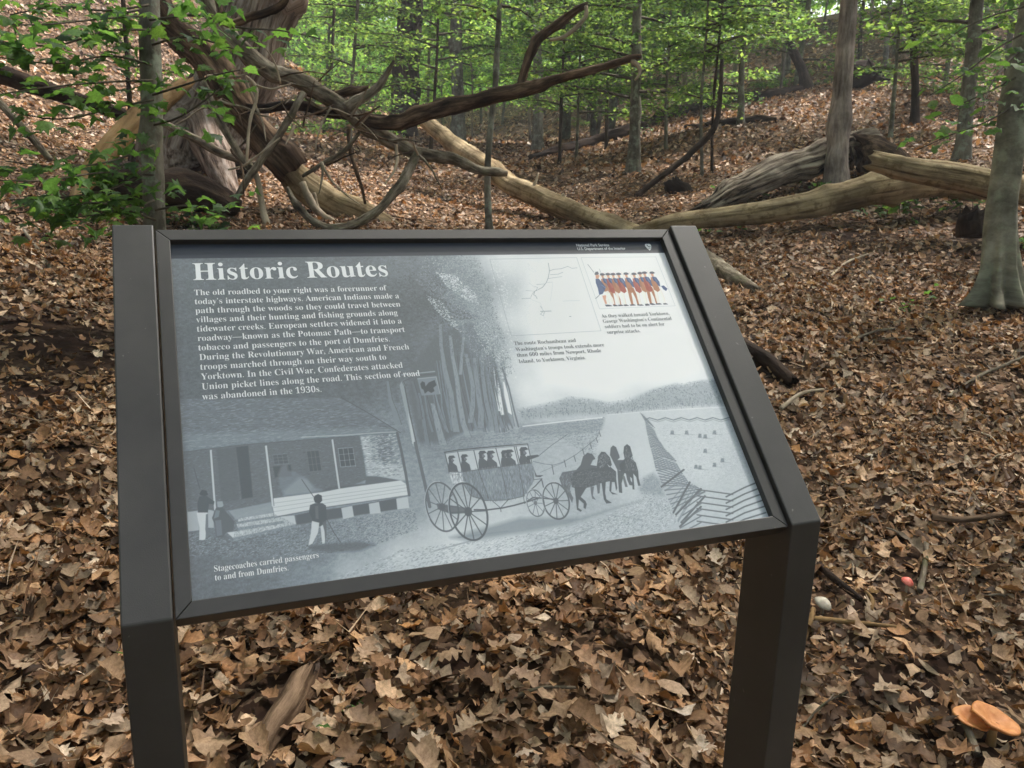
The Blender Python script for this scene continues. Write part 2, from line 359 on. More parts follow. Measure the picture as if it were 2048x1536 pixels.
def litter_zone(T, r0, r1, dens, s0, s1, half=58, lift=.02, tilt=.21, wid=(.7, 1.15), irr=.15):
    area = rad(2 * half) * .5 * (r1 * r1 - r0 * r0); N = int(area * dens)
    r = np.sqrt(rng.uniform(r0 * r0, r1 * r1, N)); a = rng.uniform(-rad(half), rad(half), N)
    x = CAM[0] + r * (np.cos(a) * FWD[0] + np.sin(a) * RGT[0]); y = CAM[1] + r * (np.cos(a) * FWD[1] + np.sin(a) * RGT[1])
    # fewer leaves over bare earth and the painted left-bank shade
    pn = fbm(np.stack([x * .8, y * .8, x * 0], -1), 3, 21)
    bare = np.zeros(N)
    for bx_, by_, br_ in BARE_SHADE: bare = np.maximum(bare, np.exp(-((x - bx_) ** 2 + (y - by_) ** 2) / (br_ * br_)))
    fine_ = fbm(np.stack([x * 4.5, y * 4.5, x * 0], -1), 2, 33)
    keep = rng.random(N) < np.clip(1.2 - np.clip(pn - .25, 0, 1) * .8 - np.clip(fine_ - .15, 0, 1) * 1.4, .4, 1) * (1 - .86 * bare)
    x, y = x[keep], y[keep]; N = len(x); pn = pn[keep]
    z = land(x, y); e = .06
    gx = (land(x + e, y) - z) / e; gy = (land(x, y + e) - z) / e
    sz = rng.uniform(s0, s1, N); st = rng.random(N) < .12
    tx = rng.normal(0, tilt, N) * np.where(st, 2.2, 1); ty = rng.normal(0, tilt, N) * np.where(st, 2.0, 1)
    P = np.stack([x, y, z + rng.uniform(.0, lift, N) + np.abs(np.sin(tx)) * sz * .32], -1)
    X, F, n = leaf_batch(T, P, sz, rng.uniform(0, 6.28, N), tx, ty, rng.normal(.12, .3, N), rng.normal(.1, .45, N), rng.normal(0, .3, N), (gx, gy), rng.uniform(*wid, N), irr)
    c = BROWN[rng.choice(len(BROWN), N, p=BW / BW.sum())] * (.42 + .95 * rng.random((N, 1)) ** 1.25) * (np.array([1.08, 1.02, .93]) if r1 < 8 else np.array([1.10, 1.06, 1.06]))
    cv = np.repeat(c, n, 0); k_ = np.tile((np.abs(T[0][:, 0]) > .05) * 1.0, N)[:, None]
    return X, F, cv * (1.12 - .3 * k_ * rng.random((len(cv), 1)))
def litter(name, zs, label):
    V, F, Cc, o = [], [], [], 0
    for z in zs:
        x, f, c = litter_zone(*z[0], **z[1]); V.append(x); F.append(f + o); Cc.append(c); o += len(x)
    link(name, mesh_fast(name, np.vstack(V), np.vstack(F), M_litter, np.vstack(Cc)), kind='stuff', label=label)
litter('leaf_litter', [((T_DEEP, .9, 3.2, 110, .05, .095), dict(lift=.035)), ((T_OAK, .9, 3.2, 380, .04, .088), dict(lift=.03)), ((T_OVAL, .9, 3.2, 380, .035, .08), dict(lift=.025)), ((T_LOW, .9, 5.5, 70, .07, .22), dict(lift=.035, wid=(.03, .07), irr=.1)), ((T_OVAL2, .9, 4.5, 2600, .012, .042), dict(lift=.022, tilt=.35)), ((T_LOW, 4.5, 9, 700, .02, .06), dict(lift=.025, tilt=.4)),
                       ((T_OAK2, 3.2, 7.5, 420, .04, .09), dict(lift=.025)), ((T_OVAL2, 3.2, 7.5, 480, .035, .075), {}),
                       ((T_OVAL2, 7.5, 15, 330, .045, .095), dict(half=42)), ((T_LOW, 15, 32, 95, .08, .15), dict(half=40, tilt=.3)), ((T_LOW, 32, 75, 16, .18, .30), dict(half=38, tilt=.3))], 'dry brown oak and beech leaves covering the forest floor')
PRINT_TONES=[(-454,570,47),(-390,569,43),(-287,568,42),(-170,561,45),(-81,565,50),(-9,559,56),(47,558,70),(81,558,86),(115,557,93),(257,555,94),(444,559,92),(-459,467,43),(-384,445,39),(-269,440,38),(-172,436,39),(-101,453,39),(-62,473,40),(-18,515,50),(26,502,56),(56,469,66),(79,446,82),(101,424,93),(168,421,95),(267,417,95),(434,409,92),(-458,358,42),(-391,344,40),(-281,337,42),(-202,340,43),(-135,355,44),(-73,371,47),(-26,388,49),(16,376,55),(47,374,62),(72,363,80),(94,341,93),(186,314,96),(340,326,94),(444,319,92),(-66,274,50),(-16,270,55),(29,276,62),(62,303,85),(84,282,95),(225,281,96),(384,301,93),(-105,205,56),(-48,200,60),(20,202,64),(71,197,66),(132,192,70),(201,204,74),(241,181,78),(263,132,80),(-130,156,62),(3,133,70),(142,163,72),(153,107,72),(218,82,78),(248,61,74),(317,174,80),(385,168,80),(429,173,80),(363,112,80),(442,103,77),(454,36,78),(386,44,76),(302,54,74),(-455,101,52),(-445,57,45),(-435,14,42),(-372,4,46),(-319,7,53),(-380,62,50),(-312,71,54),(-287,49,50),(-244,54,58),(-198,67,64),(-238,96,60),(-151,85,62),(-250,14,78),(-307,1,60),(-176,26,84),(-102,23,88),(-128,42,80),(-23,24,85),(-16,51,80),(64,41,78),(43,27,76),(149,38,74),(216,21,72),(263,24,72),(154,55,68),(114,68,68),(197,253,90),(106,261,90)]
PRINT_MARKS=[
('p',.36,.25,3,[-3925,4186,-3854,4450,-3675,2942,-3734,2921]),
('p',.5,.25,3,[-3751,4252,-3683,4443,-3511,2929,-3571,2908]),
('p',.36,.25,3,[-3515,4095,-3432,4432,-3271,2909,-3331,2888]),
('p',.5,.25,3,[-3364,4349,-3304,4426,-3148,2899,-3209,2878]),
('p',.36,.25,3,[-3181,4251,-3110,4418,-2963,2884,-3025,2863]),
('p',.5,.25,3,[-2984,4236,-2911,4409,-2772,2869,-2835,2847]),
('p',.36,.25,3,[-2716,4292,-2648,4398,-2521,2848,-2585,2827]),
('p',.5,.25,3,[-2523,4161,-2439,4389,-2321,2832,-2386,2811]),
('p',.36,.25,3,[-2378,4167,-2293,4382,-2182,2821,-2247,2799]),
('p',.5,.25,3,[-2139,4212,-2060,4372,-1960,2803,-2026,2781]),
('p',.36,.25,3,[-1942,4093,-1845,4363,-1755,2786,-1821,2764]),
('p',.5,.25,3,[-1682,4293,-1615,4353,-1535,2768,-1603,2747]),
('p',.36,.25,3,[-1496,4036,-1387,4343,-1318,2751,-1386,2729]),
('p',.5,.25,3,[-1266,4248,-1192,4335,-1132,2736,-1201,2714]),
('p',.36,.25,3,[-1088,3953,-962,4325,-913,2718,-983,2696]),
('p',.5,.25,3,[-788,4043,-677,4312,-641,2696,-713,2674]),
('d',.34,.6,2700,4.32,.39,[-4547,5649,-821,5599,-275,5592,-350,4298,-526,4306,-972,4739,-4486,4667]),
('d',.3,.45,480,5.4,.69,[-1161,5169,-319,5369,-42,4924,367,4267,95,4279,-391,4094,-787,4317,-1180,4539]),
('d',.55,.9,1260,2.7,.75,[-265,5648,678,5636,696,4683,701,3729,759,3219,356,3049,251,3754,187,4700,-238,5312]),
('d',.75,.97,390,3.24,.9,[-220,5312,119,5249,407,4856,416,4563,187,4700,-76,4979]),
('d',.7,.93,180,2.97,.9,[-513,4830,-232,4661,-61,4181,-12,3993,-195,4187,-397,4509]),
('d',.6,.85,480,2.43,.8,[208,4169,621,4362,677,3628,514,3335,161,3759]),
('d',.32,.5,1260,2.29,.63,[-91,5589,665,5579,684,4042,669,3225,335,3148,95,4279,-180,5146]),
('p',.43,.8,4,[-1000,3390,-452,4029,193,4213,422,3558,454,3295,441,2194,-352,2148,-776,1979,-1148,2016,-1153,2909]),
('p',.5,.85,.6,[-883,3125,-894,2758,-883,2487,-823,2243,-783,2239,-847,2484,-863,2756,-857,3124]),
('l',.24,.7,.7,[-857,3124,-863,2756,-847,2484,-783,2239]),
('p',.51,.85,.6,[86,3953,-12,3206,-44,2666,-71,2094,-15,2089,3,2663,26,3203,115,3952]),
('l',.25,.7,.7,[115,3952,26,3203,3,2663,-15,2089]),
('p',.57,.85,.6,[307,3724,205,3066,173,2588,115,2069,161,2065,214,2585,240,3063,336,3722]),
('l',.31,.7,.7,[336,3722,240,3063,214,2585,161,2065]),
('p',.53,.85,.6,[-714,3111,-739,2744,-742,2474,-724,2246,-675,2241,-699,2470,-704,2742,-686,3109]),
('l',.27,.7,.7,[-686,3109,-704,2742,-699,2470,-675,2241]),
('p',.56,.85,.6,[465,3796,365,3101,313,2599,276,2069,332,2064,359,2596,402,3098,493,3794]),
('l',.3,.7,.7,[493,3794,402,3098,359,2596,332,2064]),
('p',.58,.85,.6,[-163,3450,-187,2920,-203,2535,-192,2163,-139,2158,-161,2531,-155,2918,-141,3448]),
('l',.32,.7,.7,[-141,3448,-155,2918,-161,2531,-139,2158]),
('p',.56,.85,.6,[-758,3094,-769,2735,-794,2473,-786,2169,-739,2165,-753,2469,-734,2732,-730,3092]),
('l',.3,.7,.7,[-730,3092,-734,2732,-753,2469,-739,2165]),
('p',.57,.85,.6,[-525,3479,-573,2953,-580,2568,-598,2166,-560,2163,-548,2566,-547,2951,-505,3477]),
('l',.31,.7,.7,[-505,3477,-547,2951,-548,2566,-560,2163]),
('p',.5,.85,.6,[454,3729,357,3063,302,2581,239,2060,293,2055,346,2578,389,3060,475,3728]),
('l',.24,.7,.7,[475,3728,389,3060,346,2578,293,2055]),
('p',.56,.85,.6,[-705,3096,-721,2734,-719,2468,-700,2201,-661,2197,-683,2464,-688,2732,-675,3094]),
('l',.3,.7,.7,[-675,3094,-688,2732,-683,2464,-661,2197]),
('p',.57,.85,.6,[-576,3484,-616,2957,-674,2577,-678,2162,-634,2158,-638,2574,-589,2955,-557,3483]),
('l',.31,.7,.7,[-557,3483,-589,2955,-638,2574,-634,2158]),
('p',.5,.85,.6,[-219,3546,-282,2981,-280,2567,-282,2135,-235,2131,-241,2564,-252,2979,-199,3545]),
('l',.24,.7,.7,[-199,3545,-252,2979,-241,2564,-235,2131]),
('p',.58,.85,.6,[-744,3081,-724,2724,-703,2461,-657,2142,-623,2138,-671,2458,-695,2722,-717,3079]),
('l',.32,.7,.7,[-717,3079,-695,2722,-671,2458,-623,2138]),
('p',.54,.85,.6,[145,3600,68,2999,27,2563,10,2099,48,2096,62,2560,99,2997,174,3598]),
('l',.28,.7,.7,[174,3598,99,2997,62,2560,48,2096]),
('p',.52,.85,.6,[246,3453,188,2909,167,2512,167,2067,216,2062,210,2508,225,2906,277,3451]),
('l',.26,.7,.7,[277,3451,225,2906,210,2508,216,2062]),
('p',.51,.85,.6,[-744,3146,-766,2765,-778,2486,-744,2263,-704,2259,-744,2483,-739,2763,-725,3144]),
('l',.25,.7,.7,[-725,3144,-739,2763,-744,2483,-704,2259]),
('p',.53,.85,.6,[178,3781,75,3104,27,2614,24,2172,60,2169,58,2612,101,3102,200,3780]),
('l',.27,.7,.7,[200,3780,101,3102,58,2612,60,2169]),
('p',.58,.85,.6,[318,3646,220,3020,161,2568,143,2148,184,2145,198,2565,253,3018,346,3644]),
('l',.32,.7,.7,[346,3644,253,3018,198,2565,184,2145]),
('p',.57,.85,.6,[-501,3436,-531,2926,-571,2556,-561,2186,-506,2181,-528,2552,-500,2924,-481,3435]),
('l',.31,.7,.7,[-481,3435,-500,2924,-528,2552,-506,2181]),
('p',.6,.85,.6,[350,3538,243,2957,204,2535,156,2061,208,2056,247,2531,276,2955,373,3537]),
('l',.34,.7,.7,[373,3537,276,2955,247,2531,208,2056]),
('p',.6,.85,.6,[587,3489,499,2919,470,2503,437,2152,490,2147,516,2499,537,2916,619,3487]),
('l',.34,.7,.7,[619,3487,537,2916,516,2499,490,2147]),
('p',.55,.85,.6,[-902,3053,-919,2717,-935,2470,-916,2180,-870,2176,-894,2466,-884,2714,-872,3051]),
('l',.29,.7,.7,[-872,3051,-884,2714,-894,2466,-870,2176]),
('p',.62,.85,.6,[-386,4212,-470,3767,-501,3307,-499,2858,-540,2426,-561,2144,-451,2134,-440,2417,-410,2851,-423,3302,-403,3763,-331,4210]),
('l',.36,.7,.7,[-331,4210,-403,3763,-423,3302,-410,2851,-440,2417,-451,2134]),
('p',.65,.85,.6,[-263,3966,-314,3525,-331,3144,-380,2726,-411,2295,-385,2034,-283,2024,-318,2287,-296,2720,-257,3139,-249,3521,-208,3963]),
('l',.39,.7,.7,[-208,3963,-249,3521,-257,3139,-296,2720,-318,2287,-283,2024]),
('p',.64,.85,.6,[67,4465,-6,4006,-145,3540,-248,3189,-185,3184,-91,3537,41,4004,105,4464]),
('l',.38,.7,.7,[105,4464,41,4004,-91,3537,-185,3184]),
('p',.62,.85,.6,[-71,3588,-73,3278,-91,2951,-175,2588,-289,2284,-203,2277,-93,2581,-15,2945,-3,3274,-7,3584]),
('l',.36,.7,.7,[-7,3584,-3,3274,-15,2945,-93,2581,-203,2277]),
('p',.61,.85,.6,[61,3502,15,3170,-36,2773,-69,2457,-150,2177,-37,2166,33,2448,53,2766,91,3165,125,3498]),
('l',.35,.7,.7,[125,3498,91,3165,53,2766,33,2448,-37,2166]),
('p',.6,.85,.6,[256,3673,133,3162,77,2690,66,2325,33,2112,129,2103,152,2317,153,2684,199,3158,311,3670]),
('l',.34,.7,.7,[311,3670,199,3158,153,2684,152,2317,129,2103]),
('p',.57,.85,.6,[251,3308,233,2852,227,2456,259,2139,321,2133,280,2452,278,2848,288,3306]),
('l',.31,.7,.7,[288,3306,278,2848,280,2452,321,2133]),
('p',.9,.85,.6,[368,3288,305,2846,276,2452,320,2448,342,2843,396,3286]),
('l',.64,.7,.7,[396,3286,342,2843,320,2448]),
('l',.48,.9,3,[437,3322,392,2840,388,2443,446,2122]),
('l',.48,.9,3,[536,3342,564,2877,551,2453,552,2136]),
('l',.48,.9,3,[374,3352,324,2946,321,2497,373,2104]),
('p',.93,.9,.8,[405,3041,403,2839,359,2372,303,2377,334,2744]),
('p',.93,.9,.8,[509,3085,522,2754,494,2360,438,2414,447,2735]),
('p',.65,.85,.6,[-830,2690,-833,2451,-834,2170,-827,1938,-701,1926,-728,2160,-745,2444,-762,2684]),
('l',.39,.7,.7,[-762,2684,-745,2444,-728,2160,-701,1926]),
('p',.55,.85,.6,[-1008,2897,-1016,2538,-1044,2190,-1050,1961,-976,1953,-977,2183,-957,2533,-957,2893]),
('l',.29,.7,.7,[-957,2893,-957,2533,-977,2183,-976,1953]),
('p',.57,.85,.6,[-1473,3151,-1498,2816,-1470,2554,-1472,2368,-1365,2358,-1385,2546,-1435,2811,-1431,3148]),
('l',.31,.7,.7,[-1431,3148,-1435,2811,-1385,2546,-1365,2358]),
('p',.5,.85,.6,[-1071,3122,-1054,2780,-1084,2426,-1017,2420,-999,2776,-1028,3119]),
('l',.24,.7,.7,[-1028,3119,-999,2776,-1017,2420]),
('s',.37,.55,1200,6.75,84,.56,.6,[-1000,3390,-452,4029,193,4213,422,3558,454,3295,441,2194,-352,2148,-776,1979,-1148,2016,-1153,2909]),
('p',.62,.45,5,[-91,5589,521,5581,649,4685,659,3939,592,3280,160,3357,-16,3769,-130,4498]),
('d',.4,.58,2100,2.56,.69,[-350,5683,590,5672,722,4792,730,4040,747,3170,433,2994,281,3300,51,3664,-129,4288,-356,4719,-631,5156]),
('d',.62,.9,2400,2.03,.75,[-350,5683,590,5672,722,4792,730,4040,747,3170,433,2994,281,3300,51,3664,-129,4288,-356,4719,-631,5156]),
('d',.78,.97,270,3.38,.9,[-220,5312,119,5249,407,4856,416,4563,187,4700,-76,4979]),
('d',.42,.62,1260,2.97,.69,[-445,4722,164,4594,385,3747,600,3130,375,2757,-36,3272,-452,3793]),
('d',.32,.44,390,3.51,.8,[-935,4949,-424,4827,16,4546,321,4269,-173,4290,-574,4515]),
('d',.74,.93,180,3.1,.9,[-513,4830,-232,4661,-61,4181,-12,3993,-195,4187,-397,4509]),
('d',.7,.93,360,2.7,.86,[208,4169,596,4257,695,3627,535,3234,272,3651]),
('d',.45,.62,780,3.24,.52,[-1692,5665,-265,5648,-180,5146,-798,4733,-1592,5179]),
('d',.88,.95,270,3.51,.69,[823,5635,1066,5632,945,3408,686,2927]),
('l',.5,.4,.6,[-388,2052,214,2086,920,2094,1557,2093,2140,2156]),
('l',.5,.4,.6,[-500,2000,199,2023,903,2031,1538,2028,2119,2090]),
('l',.5,.4,.6,[-610,1949,184,1961,886,1967,1519,1964,2098,2025]),
('l',.5,.4,.6,[-719,1898,169,1899,869,1904,1500,1900,2078,1959]),
('l',.5,.4,.6,[-827,1848,154,1838,852,1842,1482,1836,2057,1894]),
('l',.5,.4,.6,[-934,1797,140,1776,836,1779,1463,1773,2037,1830]),
('l',.5,.4,.6,[-1040,1748,125,1715,819,1717,1445,1709,2017,1766]),
('s',.41,.64,2160,3,4,.56,.66,[-806,2030,2146,2175,1722,1414,1297,1826,-1008,1831]),
('p',.5,.35,3,[585,2172,2137,2147,2020,1927,1229,1907,543,2009]),
('p',.62,.7,5,[614,2435,958,2481,1332,2527,1597,2596,2000,2524,2323,2420,2691,2443,2929,2530,3286,2637,3716,2701,3926,2672,4283,2729,4597,2735,4676,2365,4611,2205,3957,2245,3148,2246,2262,2230,1381,2268,685,2254]),
('d',.46,.78,1560,3.51,.69,[614,2435,958,2481,1332,2527,1597,2596,2000,2524,2323,2420,2691,2443,2929,2530,3286,2637,3716,2701,3926,2672,4283,2729,4597,2735,4676,2365,4611,2205,3957,2245,3148,2246,2262,2230,1381,2268,685,2254]),
('d',.55,.9,480,3.51,.8,[620,2459,1339,2552,1629,2619,2331,2445,2938,2556,3726,2728,4609,2762,4603,2678,3691,2634,2912,2478,2306,2369,1579,2532,602,2386]),
('s',.43,.85,624,5.25,80,.62,.72,[746,2398,2158,2381,4577,2401,4611,2205,2262,2230,711,2264]),
('l',.92,.7,2.2,[632,2136,1350,2158,2091,2168]),
('l',.93,.5,1.6,[2205,2209,3134,2208,4594,2165]),
('p',.82,.5,3,[2201,2197,2875,2217,2819,1605,2750,1116,2452,980,2475,1342,2329,1504,1756,1563,1877,1797]),
('p',.5,.9,1,[-4605,3082,-2254,2917,-1405,2213,-2336,2196,-3750,2243,-4561,2206]),
('l',.36,.65,.8,[-4515,2886,-4378,2891]),
('l',.36,.65,.8,[-4379,2876,-4263,2874]),
('l',.36,.65,.8,[-4242,2869,-4132,2859]),
('l',.36,.65,.8,[-4083,2838,-3941,2843]),
('l',.36,.65,.8,[-3937,2848,-3826,2838]),
('l',.36,.65,.8,[-3762,2816,-3677,2816]),
('l',.36,.65,.8,[-3587,2790,-3452,2778]),
('l',.36,.65,.8,[-3450,2799,-3321,2774]),
('l',.36,.65,.8,[-3289,2801,-3176,2781]),
('l',.36,.65,.8,[-3077,2746,-2979,2740]),
('l',.36,.65,.8,[-2931,2740,-2809,2761]),
('l',.36,.65,.8,[-2813,2756,-2716,2751]),
('l',.36,.65,.8,[-2640,2739,-2520,2683]),
('l',.36,.65,.8,[-2430,2690,-2300,2706]),
('l',.36,.65,.8,[-2238,2673,-2084,2675]),
('l',.36,.65,.8,[-2072,2663,-1929,2635]),
('l',.38,.65,.8,[-4533,2736,-4426,2747]),
('l',.38,.65,.8,[-4406,2712,-4273,2691]),
('l',.38,.65,.8,[-4190,2735,-4070,2702]),
('l',.38,.65,.8,[-4021,2699,-3879,2689]),
('l',.38,.65,.8,[-3911,2713,-3820,2659]),
('l',.38,.65,.8,[-3712,2678,-3618,2691]),
('l',.38,.65,.8,[-3580,2653,-3438,2652]),
('l',.38,.65,.8,[-3407,2622,-3268,2641]),
('l',.38,.65,.8,[-3248,2660,-3166,2602]),
('l',.38,.65,.8,[-3037,2638,-2884,2620]),
('l',.38,.65,.8,[-2851,2613,-2689,2617]),
('l',.38,.65,.8,[-2664,2574,-2550,2600]),
('l',.38,.65,.8,[-2501,2562,-2340,2571]),
('l',.38,.65,.8,[-2316,2572,-2219,2558]),
('l',.38,.65,.8,[-2128,2523,-2026,2519]),
('l',.38,.65,.8,[-1931,2548,-1811,2536]),
('l',.4,.65,.8,[-4514,2586,-4355,2587]),
('l',.4,.65,.8,[-4390,2568,-4239,2601]),
('l',.4,.65,.8,[-4227,2558,-4074,2577]),
('l',.4,.65,.8,[-4049,2563,-3929,2580]),
('l',.4,.65,.8,[-3831,2534,-3700,2556]),
('l',.4,.65,.8,[-3644,2546,-3499,2501]),
('l',.4,.65,.8,[-3488,2552,-3331,2541]),
('l',.4,.65,.8,[-3309,2513,-3195,2526]),
('l',.4,.65,.8,[-3112,2481,-2976,2515]),
('l',.4,.65,.8,[-2974,2468,-2879,2487]),
('l',.4,.65,.8,[-2826,2478,-2727,2498]),
('l',.4,.65,.8,[-2631,2467,-2504,2453]),
('l',.4,.65,.8,[-2407,2444,-2280,2463]),
('l',.4,.65,.8,[-2247,2461,-2084,2445]),
('l',.4,.65,.8,[-2059,2457,-1923,2446]),
('l',.4,.65,.8,[-1854,2402,-1747,2388]),
('l',.42,.65,.8,[-4526,2465,-4383,2476]),
('l',.42,.65,.8,[-4363,2444,-4245,2463]),
('l',.42,.65,.8,[-4203,2453,-4049,2436]),
('l',.42,.65,.8,[-3964,2445,-3856,2408]),
('l',.42,.65,.8,[-3815,2442,-3676,2413]),
('l',.42,.65,.8,[-3685,2397,-3573,2427]),
('l',.42,.65,.8,[-3478,2370,-3299,2387]),
('l',.42,.65,.8,[-3251,2385,-3106,2354]),
('l',.42,.65,.8,[-3111,2401,-2951,2344]),
('l',.42,.65,.8,[-2881,2351,-2747,2355]),
('l',.42,.65,.8,[-2679,2348,-2579,2321]),
('l',.42,.65,.8,[-2470,2351,-2362,2306]),
('l',.42,.65,.8,[-2334,2315,-2232,2327]),
('l',.42,.65,.8,[-2098,2314,-1957,2310]),
('l',.42,.65,.8,[-1944,2295,-1762,2277]),
('l',.42,.65,.8,[-1687,2264,-1565,2260]),
('l',.44,.65,.8,[-4535,2343,-4430,2304]),
('l',.44,.65,.8,[-4415,2338,-4309,2337]),
('l',.44,.65,.8,[-4243,2301,-4140,2291]),
('l',.44,.65,.8,[-4071,2297,-3995,2297]),
('l',.44,.65,.8,[-3948,2297,-3840,2275]),
('l',.44,.65,.8,[-3815,2284,-3703,2313]),
('l',.44,.65,.8,[-3665,2309,-3585,2314]),
('l',.44,.65,.8,[-3533,2283,-3446,2276]),
('l',.44,.65,.8,[-3340,2254,-3228,2278]),
('l',.44,.65,.8,[-3192,2264,-3075,2279]),
('l',.44,.65,.8,[-3021,2284,-2892,2257]),
('l',.44,.65,.8,[-2862,2269,-2787,2241]),
('l',.44,.65,.8,[-2780,2251,-2649,2236]),
('l',.44,.65,.8,[-2582,2256,-2436,2237]),
('l',.44,.65,.8,[-2462,2247,-2347,2210]),
('l',.44,.65,.8,[-2230,2260,-2142,2252]),
('s',.36,.72,2640,6.75,3,.88,.54,[-4589,3070,-2236,2905,-1423,2226,-4560,2215]),
('p',.7,.3,4,[-4569,2501,-1750,2342,-1423,2221,-2334,2207,-3750,2247,-4561,2210]),
('l',.8,.7,1.5,[-2907,2282,-2327,2258,-1765,2247,-1441,2232]),
('l',.34,.9,1.2,[-2235,2916,-1860,2611,-1405,2213]),
('l',.36,.8,1.3,[-4561,2206,-3751,2239,-2877,2234,-2035,2220]),
('p',.46,.95,.8,[-4561,2202,-3751,2233,-2877,2228,-2036,2209,-2030,1886,-2055,1482,-2452,1369,-3410,1348,-3455,1240,-3940,1171,-4032,1238,-4564,1286]),
('s',.3,.64,3120,3.75,4,.62,.54,[-4561,2202,-3751,2233,-2877,2228,-2036,2209,-2030,1886,-2055,1482,-2452,1369,-3410,1348,-3455,1240,-3940,1171,-4032,1238,-4564,1286]),
('p',.38,.5,1,[-4125,2201,-3855,2213,-3873,1385,-4119,1378]),
('p',.28,.75,1,[-3855,2213,-3684,2220,-3690,1401,-3840,1391]),
('p',.36,.85,.6,[-3358,2027,-3149,2022,-3141,1877,-3348,1883]),
('l',.55,.75,.8,[-3357,2035,-3348,1883]),
('l',.55,.75,.8,[-3289,2028,-3281,1876]),
('l',.55,.75,.8,[-3221,2021,-3213,1869]),
('l',.55,.75,.8,[-3150,2014,-3142,1861]),
('l',.55,.7,.8,[-3357,2035,-3148,2033]),
('l',.55,.7,.8,[-3354,1982,-3146,1980]),
('l',.55,.7,.8,[-3352,1929,-3143,1927]),
('l',.55,.7,.8,[-3349,1875,-3141,1873]),
('p',.3,.8,1,[-3368,1846,-3116,1848,-3119,1661,-3360,1669]),
('p',.33,.85,.6,[-2865,2037,-2686,2035,-2683,1708,-2860,1711]),
('l',.52,.75,.8,[-2864,2045,-2860,1711]),
('l',.52,.75,.8,[-2805,2039,-2802,1705]),
('l',.52,.75,.8,[-2747,2033,-2745,1699]),
('l',.52,.75,.8,[-2687,2027,-2685,1692]),
('l',.52,.7,.8,[-2864,2045,-2684,2047]),
('l',.52,.7,.8,[-2863,1931,-2684,1933]),
('l',.52,.7,.8,[-2862,1819,-2684,1820]),
('l',.52,.7,.8,[-2861,1704,-2683,1704]),
('p',.32,.85,.6,[-2399,2031,-2176,2025,-2178,1734,-2400,1741]),
('l',.72,.75,.8,[-2398,2039,-2400,1741]),
('l',.72,.75,.8,[-2326,2031,-2328,1734]),
('l',.72,.75,.8,[-2253,2024,-2256,1726]),
('l',.72,.75,.8,[-2177,2016,-2181,1718]),
('l',.72,.7,.8,[-2398,2039,-2174,2037]),
('l',.72,.7,.8,[-2399,1937,-2176,1935]),
('l',.72,.7,.8,[-2400,1836,-2177,1833]),
('l',.72,.7,.8,[-2401,1733,-2179,1730]),
('p',.56,.7,2,[-3257,1834,-3167,1864,-3160,1764,-3094,1737,-2947,1642,-2845,1474,-2894,1363,-3272,1370,-3308,1508,-3314,1703]),
('p',.66,.6,3,[-3019,1630,-2917,1599,-2813,1451,-2715,1391,-2894,1363,-3255,1368,-3264,1445]),
('p',.8,.75,2,[-2036,2209,-1886,2206,-1917,1771,-1484,1663,-1415,1410,-1565,1417,-2028,1539,-2030,1886]),
('p',.48,.75,3,[-1789,2218,-1541,2215,-1586,1840,-1747,1671,-1816,1822]),
('s',.4,.97,840,4.5,4,.75,.72,[-2036,2209,-1465,2208,-1482,1458,-2028,1539]),
('p',.4,.8,1,[-2046,1541,-1883,1523,-1546,1414,-2449,1389,-2717,1381,-2622,1428,-2082,1425]),
('p',.86,.96,.5,[-3410,1348,-2719,1362,-2449,1389,-1546,1414,-1433,1311,-1440,1171,-2697,1128,-3422,1068,-3438,1238]),
('p',.75,.85,.6,[-4564,1286,-4429,1288,-4431,1000,-4572,1000]),
('p',.75,.85,.6,[-4302,1290,-4224,1262,-4241,1010,-4320,1021]),
('l',.62,.7,.7,[-3423,1274,-2640,1297,-1428,1338]),
('l',.62,.7,.7,[-3426,1209,-2647,1242,-1438,1286]),
('l',.62,.7,.7,[-3429,1144,-2654,1187,-1447,1234]),
('l',.42,.8,.9,[-3423,1059,-2698,1119,-1443,1155]),
('p',.66,.8,1,[-4032,1238,-3449,1296,-3436,1089,-3947,1090]),
('l',.8,1,3.2,[-4200,2189,-4203,1278]),
('l',.4,.8,.8,[-4186,2187,-4189,1276]),
('l',.8,1,3.2,[-3433,2181,-3430,1237]),
('l',.4,.8,.8,[-3417,2179,-3415,1236]),
('l',.8,1,3,[-2462,2188,-2469,1401]),
('l',.4,.8,.8,[-2446,2186,-2453,1399]),
('l',.4,.9,4.2,[-1459,2218,-1447,1867,-1447,1495,-1456,1163]),
('p',.36,.9,1,[-3137,1051,-2912,1079,-2456,1089,-1651,1137,-1672,962,-2336,940,-3136,911]),
('p',.8,.95,.5,[-2484,1082,-2322,1097,-2320,928,-2482,907]),
('p',.8,.95,.5,[-2079,1100,-1923,1110,-1924,935,-2086,937]),
('p',.8,.95,.5,[-1662,1128,-1484,1136,-1493,959,-1673,958]),
('p',.8,.95,.5,[-3356,1060,-3154,1053,-3144,918,-3272,901]),
('p',.84,.95,.5,[-3913,1103,-3433,1126,-3421,1078,-3917,1058]),
('l',.55,.8,.7,[-3917,1058,-3421,1078]),
('p',.62,.7,.6,[-3917,1058,-3421,1078,-3425,1037,-3921,1012]),
('p',.84,.95,.5,[-3944,1025,-3357,1051,-3313,990,-3924,968]),
('l',.55,.8,.7,[-3924,968,-3313,990]),
('p',.62,.7,.6,[-3924,968,-3313,990,-3317,949,-3928,922]),
('p',.84,.95,.5,[-4073,916,-3266,956,-3152,919,-4000,826]),
('l',.55,.8,.7,[-4000,826,-3152,919]),
('p',.62,.7,.6,[-4000,826,-3152,919,-3157,879,-4004,780]),
('s',.38,.82,2160,1.88,86,.5,.42,[-3937,1107,-3434,1116,-3152,919,-4001,821]),
